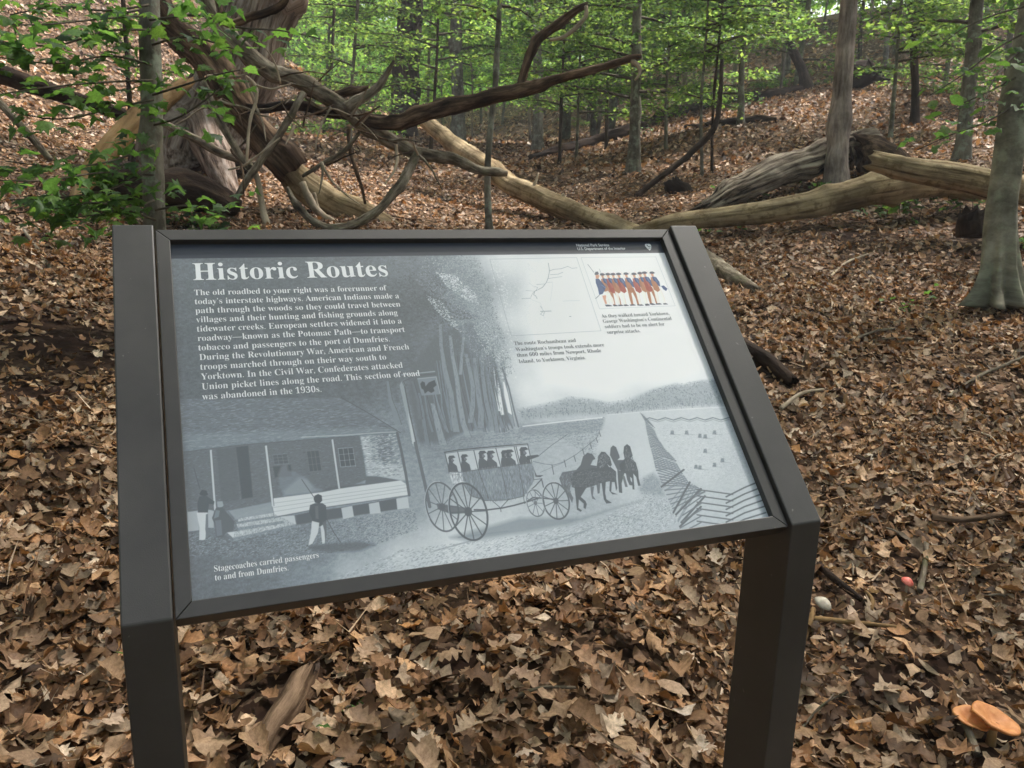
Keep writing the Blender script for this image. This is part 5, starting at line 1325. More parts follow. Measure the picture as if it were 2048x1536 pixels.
M_twig = bark_mat('thin_twig_bark', [(.3, (.05, .04, .03)), (.7, (.13, .11, .08))], 20, 5)
def spray_points(base, dirn, length, n, width, droop=.12):
    """leaf positions on a flat horizontal spray"""
    t = trng.uniform(.12, 1, n) ** .8
    side = np.array([-dirn[1], dirn[0], 0]); s_ = trng.uniform(-1, 1, n) * width * (1 - .75 * np.abs(t - .45))
    return base + dirn * (t * length)[:, None] + side * s_[:, None] + np.array([0, 0, 1]) * (-droop * t * t * length + trng.normal(0, .05, n))[:, None]
def crown(root, P, z0, z1, nb, blen, leaf, nl, bright=1.0, lean=None, dens_low=1.0):
    tw, pts = [], []
    S = P[:, 2]
    for k in range(nb):
        z = z0 + (z1 - z0) * (k + trng.random()) / nb
        i = int(np.clip(np.searchsorted(S, z), 1, len(P) - 1)); f = np.clip((z - S[i - 1]) / (S[i] - S[i - 1] + 1e-6), 0, 1)
        b = P[i - 1] + (P[i] - P[i - 1]) * f
        a = trng.uniform(0, 6.28) if lean is None else lean + trng.normal(0, .8)
        L_ = blen * trng.uniform(.55, 1.1) * (1 - .35 * (z - z0) / (z1 - z0 + 1e-6))
        d = np.array([math.cos(a), math.sin(a), trng.uniform(-.05, .35)]); d /= np.linalg.norm(d)
        tip = b + d * L_ + np.array([0, 0, -.12 * L_])
        tw.append(tube_geo(np.array([b, b + d * L_ * .5, tip]), [.012 * blen, .008 * blen, .003 * blen], sides=4, seg=9, lump=0, fine=0, wob=.1, knots=0))
        pts.append(spray_points(b, d, L_, nl, L_ * .38))
    V, F, B = join_geo(tw)
    Q = np.vstack(pts); N = len(Q)
    sz = leaf * trng.uniform(.7, 1.2, N)
    X, F2, n = leaf_batch(T_DIA, Q, sz, trng.uniform(0, 6.28, N), trng.normal(0, .38, N), trng.normal(0, .38, N), trng.normal(-.12, .15, N), trng.normal(-.15, .2, N), np.zeros(N))
    c = GREENS[trng.choice(len(GREENS), N)] * trng.uniform(.75, 1.25, (N, 1)) * bright
    me = mesh_fast('crown', np.vstack([X, V]), np.vstack([F2, F + len(X)]), M_lime, np.vstack([np.repeat(c, n, 0), np.zeros((len(V), 3))]), smooth=False, attrs={'bark': np.vstack([np.zeros((len(X), 3)), B])})
    me.materials.append(M_twig)
    mi = np.zeros(len(F2) + len(F), np.int32); mi[len(F2):] = 1; me.polygons.foreach_set('material_index', mi)
    place(link('crown', me), root)
def tree(name, label, pts, D, mat_, top=9.0, base=True, flare=1.35, sides=12, group=None, crown_k=None, cat='tree', seg=.12, lobes=None, **tk):
    """pts from the base upwards as (px, py, width)"""
    if base:
        b, D = on(pts[0][0], pts[0][1])
    P, Rr = px_path(pts, D)
    if base: P[0] = b
    else:                                       # base hidden in the picture: run on down to the ground
        d = (P[0] - P[1]); d /= np.linalg.norm(d); d = d * .3 + np.array([0, 0, -.7])
        b = P[0].copy()
        for k in range(400):
            if b[2] < land(b[0], b[1]): break
            b = b + d * .03
        b[2] = land(b[0], b[1]); P = np.vstack([b, P]); Rr = np.concatenate([[Rr[0] * 1.1], Rr])
    d = P[-1] - P[-2]; d /= np.linalg.norm(d)
    hgt = top - (P[-1, 2] - b[2])
    if hgt > .3:
        e1 = P[-1] + (d * .6 + np.array([0, 0, .4])) * hgt * .5; e2 = e1 + (d * .3 + np.array([trng.normal(0, .05), trng.normal(0, .05), .7])) * hgt * .5
        P = np.vstack([P, e1, e2]); Rr = np.concatenate([Rr, [Rr[-1] * .7, Rr[-1] * .3]])
    h1 = min(.25, .12 + Rr[0])
    u0 = P[0] + (P[1] - P[0]) / np.linalg.norm(P[1] - P[0]) * h1
    if np.linalg.norm(P[1] - P[0]) > h1 * 1.5:
        P = np.vstack([P[0] - np.array([0, 0, .12]), P[0], u0, P[1:]]); Rr = np.concatenate([[Rr[0] * flare * 1.25, Rr[0] * flare], [Rr[0] * 1.06], Rr[1:]])
    root = thing(name, label, cat, b, group)
    tr_ = tube('trunk', P, Rr, mat_, root, sides=sides, seg=seg, **tk)
    if lobes:
        me = tr_.data; co = np.zeros(len(me.vertices) * 3, np.float32); me.vertices.foreach_get('co', co); co = co.reshape(-1, 3)
        hh = co[:, 2] - b[2]; ax = np.stack([np.interp(co[:, 2], P[:, 2], P[:, 0]), np.interp(co[:, 2], P[:, 2], P[:, 1])], -1)
        v = co[:, :2] - ax; an = np.arctan2(v[:, 1], v[:, 0]); rl = np.linalg.norm(v, axis=1)[:, None] + 1e-6
        ext = np.zeros(len(co))
        for la, lw, le, lh in lobes:
            dd = np.abs((an - la + math.pi) % (2 * math.pi) - math.pi)
            ext += le * np.exp(-(dd / lw) ** 2) * np.exp(-np.clip(hh, -.05, 9) / lh)
        co[:, :2] += v / rl * ext[:, None]; me.vertices.foreach_set('co', co.ravel()); me.update()
    if crown_k: crown(root, P, *crown_k)
    return root, P
VA_ = math.atan2(-FWD[1], -FWD[0])
# --- the named trees of the photograph, right to left
BEECH, BP = tree('beech_tree', 'smooth grey-green beech leaning right at the right edge with flared roots', [(1988, 616, 66), (1993, 540, 60), (2003, 440, 56), (2016, 340, 56), (2032, 230, 56), (2062, 60, 54), (2080, -60, 50)], 6.2, M_beech, 11, sides=72, seg=.03, flare=1.08, lump=.06, fine=.02, knots=.5, lobes=[(VA_ - 1.25, .28, .26, .16), (VA_ - .40, .22, .32, .15), (VA_ + .35, .2, .16, .26), (VA_ + 1.0, .24, .25, .18), (VA_ + 1.75, .25, .32, .12), (VA_ + 2.7, .5, .15, .1), (VA_ - 2.3, .4, .15, .1)])
tree('young_tree', 'straight pinkish-grey tree standing behind the tan fallen log', [(1668, 372, 42), (1676, 280, 40), (1687, 120, 36), (1697, 0, 33), (1703, -80, 31)], 10.5, M_pink, 12, crown_k=(4.8, 9.5, 18, 2.8, 0.130, 156), sides=18, lump=.03, fine=.03)
tree('young_tree', 'grey trunk between the pinkish tree and the leaning beech', [(1925, 322, 30), (1932, 240, 28), (1944, 110, 27), (1956, 0, 26), (1965, -60, 25)], 11.5, M_grey, 10, crown_k=(3.2, 8.5, 24, 2.5, 0.120, 182), sides=14)
tree('young_tree', 'dark slightly crooked trunk on the right slope behind the tan log', [(1829, 250, 17), (1832, 170, 15), (1828, 90, 15), (1822, 0, 14), (1818, -60, 13)], 17, M_dark, 10, crown_k=(3.9, 9.0, 21, 2.8, 0.130, 208))
tree('young_tree', 'thin pale trunk high on the slope near the right edge', [(2014, 205, 13), (2018, 100, 12), (2025, 0, 12), (2028, -60, 11)], 16, M_grey, 10, crown_k=(3.3, 9.0, 24, 2.5, 0.130, 208))
tree('young_tree', 'dark tree leaning left above the long black log', [(1617, 178, 22), (1606, 140, 19), (1583, 95, 17), (1562, 40, 16), (1552, -20, 15)], 25, M_dark, 10, crown_k=(4.5, 9.5, 21, 3.2, 0.140, 234))
tree('young_tree', 'slim grey tree on the right slope near the short black log', [(1481, 250, 14), (1484, 150, 12), (1488, 0, 11), (1490, -60, 10)], 18, M_grey, 9, crown_k=(2.8, 8.5, 30, 2.5, 0.120, 208))
tree('young_tree', 'grey-green tree standing on the floor of the hollow', [(1268, 346, 26), (1269, 250, 22), (1271, 120, 19), (1274, 0, 17), (1276, -60, 16)], 15, M_grey, 10, crown_k=(2.5, 8.5, 33, 2.6, 0.110, 208), sides=14)
tree('tree', 'grey-brown trunk at the head of the hollow below the broken limb', [(1075, 300, 22), (1075, 220, 20), (1074, 120, 18), (1076, 0, 17), (1078, -80, 16)], 29, M_grey, 13, crown_k=(4.8, 12.0, 27, 3.7, 0.150, 234))
tree('tree', 'mossy trunk at the left side of the hollow head', [(917, 292, 28), (915, 200, 25), (914, 100, 24), (913, 0, 23), (913, -80, 22)], 23, M_grey, 13, crown_k=(4.1, 11.0, 27, 3.4, 0.140, 234))
tree('oak_tree', 'dark furrowed trunk behind the tangle of dead branches', [(812, 270, 52), (814, 180, 50), (819, 80, 48), (822, 0, 48), (824, -80, 46)], 16, M_dark, 14, crown_k=(4.7, 11.0, 24, 3.4, 0.140, 182), sides=22, ridges=22, ridge_amp=.05)
tree('sapling', 'thin pale sapling rising from behind the middle of the sign', [(978, 470, 15), (976, 400, 14), (975, 330, 13), (983, 230, 12), (992, 150, 11), (1000, 0, 10), (1004, -60, 9)], 8.4, M_grey, 6.5, crown_k=(2.7, 6.0, 15, 1.7, 0.090, 104), seg=.1)
SHAG, SP = tree('old_tree', 'huge old tree with shaggy bark and a flared base behind the dead branches', [(392, 335, 190), (425, 270, 172), (462, 190, 152), (496, 90, 140), (520, 0, 134), (540, -90, 128)], 11, M_shag, 15, flare=1.15, sides=110, seg=.08, lump=.10, fine=.05, ridges=34, ridge_amp=.05)
e0, _ = on(392, 335)
for px_, py_, w in ((300, 330, .20), (455, 385, .18), (520, 345, .16)):
    e, _d = on(px_, py_)
    tube('root', np.array([e0 + (e - e0) * .25 + [0, 0, .55], e0 + (e - e0) * .7 + [0, 0, .2], e + [0, 0, 0.0], e + (e - e0) * .4 - [0, 0, .12]]), [w * 1.3, w, w * .6, w * .3], M_shag, SHAG, sides=16, ridges=10, ridge_amp=.08, lump=.15, seg=.07)
crown(SHAG, SP, 7, 14, 10, 4, .16, 60)
MAP, MP = tree('maple_sapling', 'slim grey maple directly behind the left end of the sign, with leafy sprays', [(311, 560, 44), (312, 450, 43), (309, 330, 42), (305, 180, 41), (300, 60, 40), (296, -80, 38)], 4.6, M_grey, 7, base=False, sides=18, seg=.07, lump=.05, fine=.03)
tree('sapling', 'thin dark sapling on the left bank beside the maple', [(262, 330, 11), (262, 260, 9), (256, 150, 9), (246, 0, 8), (240, -60, 7)], 9.5, M_dark, 5.5, crown_k=(2.4, 5.0, 12, 1.4, 0.090, 104))
SAP = ['thin dark-stemmed sapling highest on the right slope, left of the slim grey tree', 'twig-thin sapling right of the grey-green hollow tree', 'thin sapling between the slim grey tree and the leaning dead trunk', 'whip-thin sapling just behind the leaning dead trunk', 'thin pale sapling standing behind the pinkish-grey tree and splintered stump', 'thin sapling at the lower left end of the long black log', 'thin sapling just right of the lower end of the long black log', 'thin sapling midway between the black log end and the grey-green hollow tree', 'thin sapling standing on the far side of the long black log', 'thin sapling behind the upper fork of the broken limb', 'thin sapling just left of the dark leaning tree', 'thin sapling just right of the pinkish-grey trunk top', 'thin sapling high on the slope between the crooked dark trunk and the grey trunk', 'thin sapling right of the dark furrowed oak trunk', 'thin sapling between the shaggy tree and the dark oak', 'thin sapling just right of the shaggy old tree']
# thin saplings of the hollow, each drawn where it stands
for k, (a, b_, w) in enumerate((((1389, 205), (1391, 60), 6), ((1353, 238), (1355, 40), 6), ((1404, 352), (1410, 100), 7), ((1424, 348), (1440, 60), 6), ((1780, 276), (1800, 40), 9), ((1118, 330), (1128, 80), 7), ((1152, 322), (1160, 110), 6), ((1212, 300), (1222, 60), 7), ((1330, 300), (1338, 80), 7), ((1176, 250), (1180, 40), 8), ((1566, 170), (1572, 0), 9), ((1722, 160), (1728, 0), 9), ((1890, 180), (1902, 0), 9), ((860, 330), (875, 90), 8), ((700, 300), (712, 60), 9), ((650, 270), (668, 30), 9))):
    tree('sapling', SAP[k], [(a[0], a[1], w), ((a[0] + b_[0]) / 2 + trng.uniform(-5, 5), (a[1] + b_[1]) / 2, w * .85), (b_[0], b_[1], w * .7)], 15, (M_grey, M_dark)[k % 2], trng.uniform(5.0, 7.0), group='saplings of the hollow', crown_k=((2.5 if a[0] < 1345 else 3.3) if a[0] > 750 else 1.8, 5.8, 20, 1.9, .10, 130), sides=7, seg=.25)
# trees farther back
MARKS = [(430, 'the maple'), (500, 'the shaggy old tree'), (817, 'the dark oak'), (914, 'the mossy trunk'), (1075, 'the hollow-head trunk'), (1271, 'the grey-green hollow tree'), (1485, 'the slim grey tree'), (1590, 'the dark leaning tree'), (1690, 'the pinkish-grey trunk'), (1828, 'the crooked dark trunk'), (1945, 'the grey trunk'), (2045, 'the beech')]
ORD = ['first', 'second', 'third', 'fourth', 'fifth', 'sixth', 'seventh', 'eighth', 'ninth', 'tenth', 'eleventh', 'twelfth']
FT = sorted((trng.uniform(585, 2030), trng.uniform(26, 72)) for _ in range(46))
seen = {}
for n_far, (px_, D) in enumerate(FT):
    p = at(px_, 200, D); g = land(p[0], p[1]); hh = trng.uniform(9, 14)
    gi = max(i for i in range(len(MARKS)) if MARKS[i][0] < px_); k = seen.get(gi, 0); seen[gi] = k + 1
    w = trng.uniform(.07, .22)
    root = thing('forest_tree', '%s slender far-off trunk counting right from %s towards %s' % (ORD[k], MARKS[gi][1], MARKS[gi + 1][1]), 'tree', (p[0], p[1], g), 'forest trees far back')
    lx, ly = trng.normal(0, .05, 2)
    P = np.array([[p[0], p[1], g - .15], [p[0] + lx * 3, p[1] + ly * 3, g + 3], [p[0] + lx * 6 + trng.normal(0, .15), p[1] + ly * 6, g + 6.5], [p[0] + lx * 8, p[1] + ly * 8, g + hh]])
    tube('trunk', P, np.array([w * .62, w * .5, w * .42, w * .15]), (M_grey, M_pink, M_grey)[n_far % 3], root, sides=9, seg=.5)
    z0 = g + trng.uniform(1.6, 3.2) + (1.2 if px_ > 1350 else 0)
    crown(root, P, z0, g + min(hh, 9), 34, 3.4, .20, 260, 2.0)  # brighter leaf colour paints in the sun far back
# the wood beyond: one mass of leaves
N = 420000
r = np.sqrt(trng.uniform(50 ** 2, 100 ** 2, N)); a = trng.uniform(-rad(50), rad(50), N)
x = CAM[0] + r * (np.cos(a) * FWD[0] + np.sin(a) * RGT[0]); y = CAM[1] + r * (np.cos(a) * FWD[1] + np.sin(a) * RGT[1])
h = 1.2 + 22 * trng.random(N) ** 1.2; kk_ = fbm(np.stack([x * .16, y * .16, h * .4], -1), 2, 31) > -.9
x, y, h = x[kk_], y[kk_], h[kk_]
far = link('distant_woods', leaves_mesh('distant_woods', np.stack([x, y, land(x, y, False) + h], -1), trng.uniform(.22, .5, len(x)), M_lime, tilt=.6, bright=2.4), kind='stuff', label='bright green wall of leaves filling the wood beyond the hollow')  # colour multiplied so the far leaves carry painted sunlight

# unseen leaf slab added in the sun's path to shade the sign
N = 11500
cx_, cy_ = 5.0 + trng.uniform(-8.5, 8.0, N), 4.4 + trng.uniform(-6.8, 6.5, N); cz_ = trng.uniform(9, 13, N)
link('sun_block_leaves', leaves_mesh('sun_block_leaves', np.stack([cx_, cy_, cz_], -1), trng.uniform(.22, .34, N), M_green, tilt=.4), kind='stuff', label='unseen slab of leaves added to shade the sign from the sun')
# the same wood goes on behind the camera
N = 60000
r = np.sqrt(trng.uniform(8 ** 2, 24 ** 2, N)); a = trng.uniform(rad(62), rad(298), N)
x = CAM[0] + r * (np.cos(a) * FWD[0] + np.sin(a) * RGT[0]); y = CAM[1] + r * (np.cos(a) * FWD[1] + np.sin(a) * RGT[1]); h = trng.uniform(.4, 15, N)
link('surrounding_woods', leaves_mesh('surrounding_woods', np.stack([x, y, land(x, y, False) + h], -1), trng.uniform(.2, .4, N), M_green, tilt=.6), kind='stuff', label='green woods closing round behind the viewer')

# ------------------------------------------------------------------ fallen dead tree and its branches
def log(name, label, cat, pts, D, mat_, group=None, lay=False, **k):
    P, Rr = px_path(pts, D)
    if lay:
        for i in range(len(P)):
            P[i], d_ = on(pts[i][0], pts[i][1] + pts[i][2] * .35); Rr[i] = pts[i][2] * .5 * d_ / FPX; P[i, 2] += Rr[i] * .7
    root = thing(name, label, cat, P[0], group)
    kk = dict(sides=24, seg=.05, lump=.12, fine=.05, wob=.3); kk.update(k)
    tube('stem', P, Rr, mat_, root, **kk)
    return root
def limb(root, name, pts, D, mat_, **k):
    P, Rr = px_path(pts, D); kk = dict(sides=12, seg=.04, lump=.22, fine=.09, wob=.75, knots=2.2); kk.update(k)
    if name == 'branch': Rr = Rr * .84
    return tube(name, P, Rr, mat_, root, **kk)
DT = thing('fallen_dead_tree', 'tangle of bare dead limbs fallen across the hollow behind the sign', 'fallen tree', on(700, 430)[0])
limb(DT, 'trunk', [(300, -50, 44, 8.2), (352, 60, 50, 8.2), (420, 125, 60, 8.2), (470, 195, 68, 8.3), (520, 270, 66, 8.4), (566, 318, 60, 8.5)], 8, M_brown, sides=20, ridges=9, ridge_amp=.12, jag=(0, .12))
limb(DT, 'trunk', [(552, 300, 52, 8.55), (600, 340, 62, 8.6), (660, 375, 64, 8.7), (715, 410, 60, 8.8), (775, 448, 54, 8.9), (850, 500, 46, 9.0)], 8, M_tan, sides=20, jag=(.10, 0), lump=.06)
limb(DT, 'branch', [(385, -30, 44, 7.8), (455, 58, 42, 7.8), (505, 108, 40, 7.8), (560, 145, 38, 7.9), (612, 178, 40, 7.9), (665, 208, 38, 8.0), (722, 247, 34, 8.0), (790, 282, 32, 8.1), (835, 306, 28, 8.2), (900, 318, 26, 8.3), (955, 338, 22, 8.4), (1012, 346, 14, 8.5)], 8, M_dead, sides=14, lump=.12)
limb(DT, 'branch', [(425, -30, 14), (446, 28, 16), (468, 50, 18), (505, 32, 17), (555, 20, 16), (574, -4, 16), (570, -40, 15)], 7.2, M_brown)
limb(DT, 'branch', [(720, 236, 22, 8.0), (790, 238, 34, 7.9), (850, 216, 38, 7.8), (950, 196, 36, 7.7), (1040, 172, 32, 7.6), (1100, 157, 22, 7.6), (1180, 140, 18, 7.5), (1240, 124, 15, 7.5), (1284, 112, 9, 7.5)], 8, M_brown, sides=14, ridges=6, ridge_amp=.10, lump=.14)
limb(DT, 'branch', [(1040, 178, 20), (1055, 125, 21), (1074, 82, 22), (1110, 46, 22), (1150, 20, 20), (1170, 10, 14)], 7.6, M_brown, sides=12, jag=(0, .03), lump=.14)
limb(DT, 'bark_strip', [(1172, 12, 8), (1172, 32, 9), (1150, 58, 9), (1122, 74, 8), (1100, 78, 6)], 7.55, M_pale, sides=6)
limb(DT, 'bark_strip', [(1262, 120, 8), (1278, 132, 9), (1280, 148, 7), (1270, 160, 4)], 7.5, M_pale, sides=6)
limb(DT, 'branch', [(500, 214, 20), (560, 214, 22), (610, 216, 24), (680, 232, 22), (772, 238, 18)], 8.1, M_rot)
limb(DT, 'branch', [(690, 222, 26), (722, 200, 24), (748, 178, 18), (770, 148, 12), (787, 122, 7)], 8.0, M_dead)
limb(DT, 'branch', [(650, 200, 22), (700, 188, 22), (740, 176, 12)], 8.05, M_brown)
limb(DT, 'branch', [(838, 306, 22, 8.2), (822, 340, 24, 8.1), (795, 378, 24, 8.0), (764, 412, 23, 7.9), (715, 447, 22, 7.9), (668, 456, 20, 7.9), (625, 438, 18, 7.9), (588, 400, 15, 8.0), (576, 376, 9, 8.1)], 8, M_dead)
limb(DT, 'branch', [(406, 165, 15), (440, 240, 17), (474, 296, 17), (502, 332, 15)], 7.7, M_dead)
limb(DT, 'branch', [(498, 322, 9), (512, 352, 13), (520, 395, 14), (530, 430, 14), (545, 470, 14)], 7.7, M_pale)
limb(DT, 'branch', [(612, 184, 14), (580, 236, 16), (545, 290, 17), (510, 334, 18), (478, 382, 17), (450, 432, 14), (430, 480, 12)], 7.6, M_dead)
limb(DT, 'branch', [(492, 152, 6), (512, 170, 8), (514, 196, 8), (504, 226, 8), (496, 262, 7), (495, 306, 7), (492, 330, 5)], 7.5, M_pale, sides=7)
limb(DT, 'branch', [(512, 170, 5), (550, 178, 5), (582, 168, 4)], 7.5, M_pale, sides=6)
limb(DT, 'branch', [(694, 250, 10), (704, 310, 9), (718, 360, 8), (732, 408, 7)], 8.2, M_brown, sides=8)
limb(DT, 'branch', [(600, 366, 16), (612, 400, 18), (640, 432, 18), (672, 452, 18)], 8.4, M_pale)
limb(DT, 'branch', [(628, 388, 10), (638, 420, 12), (646, 450, 12), (650, 480, 12)], 8.5, M_pale)
limb(DT, 'branch', [(720, 262, 8), (690, 300, 11), (640, 330, 11), (605, 352, 8)], 8.1, M_dead)
for k in range(44):
    x0, y0 = [(440, 200), (520, 215), (610, 185), (660, 215), (720, 247), (790, 285), (470, 300), (640, 330), (560, 160), (830, 305), (420, 150), (700, 230), (600, 250)][k % 13]
    x0 += trng.uniform(-12, 12); y0 += trng.uniform(-6, 6); an = trng.uniform(0, 6.28); ln = trng.uniform(50, 130); b1 = an + trng.uniform(-.5, .5); dd = trng.uniform(7.4, 8.2)
    xm, ym = x0 + ln * .5 * math.cos(an), y0 + ln * .4 * math.sin(an); w_ = trng.uniform(4, 8)
    limb(DT, 'branch', [(x0, y0, w_, dd), (xm, ym, w_ * .8, dd - .1), (xm + ln * .5 * math.cos(b1), ym + ln * .45 * math.sin(b1), w_ * .35, dd - .2)], dd, (M_dead, M_pale, M_brown)[k % 3], sides=6, wob=1.2)
limb(DT, 'branch', [(455, 340, 4), (490, 330, 5), (530, 300, 5), (560, 275, 3)], 7.4, M_pale, sides=6)
log('fallen_log', 'long tan barkless log slanting down across the hollow to the sign', 'log', [(842, 236, 30, 13), (925, 306, 34, 12), (1010, 358, 40, 11), (1100, 402, 44, 10.2), (1180, 438, 47, 9.6), (1250, 462, 48, 9.2), (1320, 485, 46, 8.9)], 10, M_tan)
dl = [o for o in COL.objects if o.name.startswith('fallen_log')][0]
limb(dl, 'branch_stub', [(1062, 388, 9), (1068, 366, 9), (1075, 344, 4)], 10.4, M_pale, sides=7)
limb(dl, 'branch_stub', [(1122, 402, 7), (1128, 388, 6)], 10, M_pale, sides=7)
log('fallen_log', 'pale tan barkless log lying just beyond the right end of the sign', 'log', [(1270, 470, 26, 8.7), (1345, 448, 34, 8.7), (1440, 434, 40, 8.7), (1560, 416, 48, 8.7), (1660, 396, 56, 8.7), (1760, 374, 62, 8.7), (1850, 362, 58, 8.8), (1960, 372, 50, 8.9)], 8.7, M_tan, lump=.07)
log('fallen_log', 'thick tan log with a broken end meeting the pale log behind the beech', 'log', [(1766, 326, 42, 8.1), (1830, 340, 50, 8.0), (1900, 352, 54, 8.0), (1985, 368, 58, 7.9), (2080, 388, 60, 7.8), (2200, 412, 60, 7.7), (2360, 462, 54, 7.6), (2480, 515, 46, 7.5)], 8, M_tan, jag=(.16, 0), lump=.06)
log('rotten_log', 'cracked grey rotten log leaning up to the splintered stump', 'log', [(1425, 412, 30, 10.2), (1470, 390, 50, 10.3), (1560, 352, 58, 10.6), (1660, 318, 62, 11), (1750, 292, 58, 11.3)], 10, M_crack, ridges=18, ridge_amp=.13, lump=.2, fine=.08, sides=56, jag=(.4, 0))
ST = thing('splintered_stump', 'dark splintered root mass behind the pinkish-grey tree', 'stump', on(1730, 372)[0])
limb(ST, 'root_mass', [(1735, 385, 92, 10.9), (1732, 345, 88, 10.9), (1722, 312, 66, 10.9), (1712, 296, 38, 10.9)], 10.9, M_brown, sides=24, ridges=9, ridge_amp=.22, lump=.35, jag=(0, .2))
for k in range(18):
    x0 = 1690 + k * 5.2; y0 = 350 - trng.uniform(0, 50); an = trng.uniform(-2.6, -.5); ln = trng.uniform(28, 62)
    limb(ST, 'splinter', [(x0, y0, 9), (x0 + .5 * ln * math.cos(an), y0 + .5 * ln * math.sin(an), 7), (x0 + ln * math.cos(an) + 4, y0 + ln * math.sin(an), 2)], trng.uniform(10.6, 11.1), (M_crack, M_rot, M_brown)[k % 3], sides=5, seg=.1)
log('rotten_log', 'long black rotten log lying up the right slope of the hollow', 'log', [(1062, 318, 12, 19), (1120, 302, 20, 19.5), (1180, 286, 22, 20), (1290, 250, 22, 21), (1400, 216, 22, 22.5), (1500, 196, 20, 23.5), (1600, 178, 14, 24.5)], 20, M_rot, lump=.35, fine=.12, seg=.12, lay=True)
log('rotten_log', 'short dark log below the long black log on the right slope', 'log', [(1372, 256, 10, 17.5), (1440, 246, 13, 17.7), (1510, 238, 14, 18), (1552, 240, 9, 18)], 18, M_rot, lump=.3, lay=True)
log('dead_branch', 'slender dead trunk leaning out of the hollow by the slim grey trees', 'branch', [(1272, 392, 11), (1330, 348, 12), (1390, 300, 13), (1428, 258, 12), (1438, 200, 10), (1444, 120, 8)], 12.2, M_dark, sides=9)
SB = thing('rotten_stump', 'small dark crumbling stump on the floor of the hollow', 'stump', on(1338, 402)[0])
limb(SB, 'body', [(1340, 408, 52), (1338, 388, 46), (1334, 368, 26)], 12.3, M_rot, sides=16, lump=.4, ridges=6, ridge_amp=.15, jag=(0, .12))
limb(SB, 'root', [(1345, 395, 22), (1366, 388, 18), (1382, 384, 6)], 12.2, M_rot, lump=.3)
SR = thing('rotten_stump', 'dark hollow stump tucked beside the leaning beech', 'stump', on(1952, 488)[0])
limb(SR, 'body', [(1956, 500, 66), (1956, 478, 62), (1957, 458, 58), (1958, 448, 52)], 7.0, M_rot, sides=30, lump=.45, ridges=9, ridge_amp=.2, jag=(0, .1))
RM = thing('uprooted_root_mass', 'dark upturned root mass high on the right slope', 'root mass', on(1748, 176)[0])
limb(RM, 'body', [(1750, 182, 46), (1748, 155, 50), (1744, 130, 26)], 22, M_rot, sides=16, lump=.5, ridges=6, ridge_amp=.2, seg=.1)
for dx, dy in ((-34, -10), (26, -22), (-12, -34), (34, 6)): limb(RM, 'root', [(1748, 152, 14), (1748 + dx * .6, 152 + dy * .7, 8), (1748 + dx, 152 + dy, 3)], 21.8, M_rot, sides=7)
log('split_log', 'grey weathered split log pointing at the right post of the sign', 'log', [(1370, 490, 32, 5.2), (1430, 532, 34, 5.0), (1475, 562, 30, 4.9), (1512, 582, 20, 4.8)], 5, M_dead, lay=True, wob=.05, knots=0, lump=.06, jag=(0, .08), ridges=6, ridge_amp=.07)
log('rotten_log', 'dark mossy chunk of wood beside the right edge of the sign', 'log', [(1480, 690, 30, 3.9), (1530, 722, 30, 3.8), (1580, 764, 24, 3.7)], 3.8, M_rot, lay=True, wob=.08, knots=0, lump=.12, jag=(0, .05), ridges=6, ridge_amp=.1)
log('dead_branch', 'dark fallen limb crossing the left bank at the left edge', 'branch', [(-90, 112, 30), (0, 146, 34), (90, 178, 32), (180, 210, 28), (262, 238, 22), (300, 250, 14)], 7.6, M_rot, lump=.14)
log('dead_branch', 'orange-brown broken limb leaning behind the maple trunk', 'branch', [(372, 168, 26, 6.6), (322, 205, 44, 6.4), (275, 246, 46, 6.2), (225, 298, 44, 6.0), (180, 352, 34, 5.9), (150, 400, 20, 5.8)], 6, M_orange, lump=.14, jag=(.1, .1), ridges=6, ridge_amp=.1)
log('dead_branch', 'brown branch resting at the foot of the shaggy tree', 'branch', [(322, 244, 12), (370, 270, 16), (420, 296, 18), (470, 316, 16), (520, 330, 12)], 8.6, M_dead)
log('dead_branch', 'grey dead stick slanting down through the leaves on the left', 'branch', [(-40, 170, 14), (20, 225, 15), (70, 285, 15), (100, 320, 12)], 5.2, M_dead, sides=9)
log('rotten_log', 'black decaying log in the shade below the shaggy tree', 'log', [(150, 352, 40, 7.2), (230, 366, 66, 7.2), (320, 378, 80, 7.2), (410, 392, 70, 7.2), (470, 420, 40, 7.2)], 7.2, M_rot, lump=.25, ridges=6, ridge_amp=.1)
log('dead_branch', 'thin grey stick lying on the left bank beside the sign', 'branch', [(40, 450, 7), (90, 520, 8), (132, 590, 7), (150, 612, 4)], 4.3, M_dead, sides=8, lay=True)
log('dead_branch', 'bent pale stick running to the left post of the sign', 'branch', [(60, 600, 5), (130, 622, 7), (200, 640, 8), (260, 642, 7)], 3.9, M_dead, sides=8, lay=True)
log('decayed_branch', 'crumbling brown chunk of wood in the litter below the sign', 'branch', [(612, 1372, 54), (585, 1420, 60), (552, 1470, 54), (520, 1520, 40)], 2.28, M_brown, lump=.3, fine=.1, sides=32, jag=(.05, .05), ridges=7, ridge_amp=.16, seg=.02, lay=True)
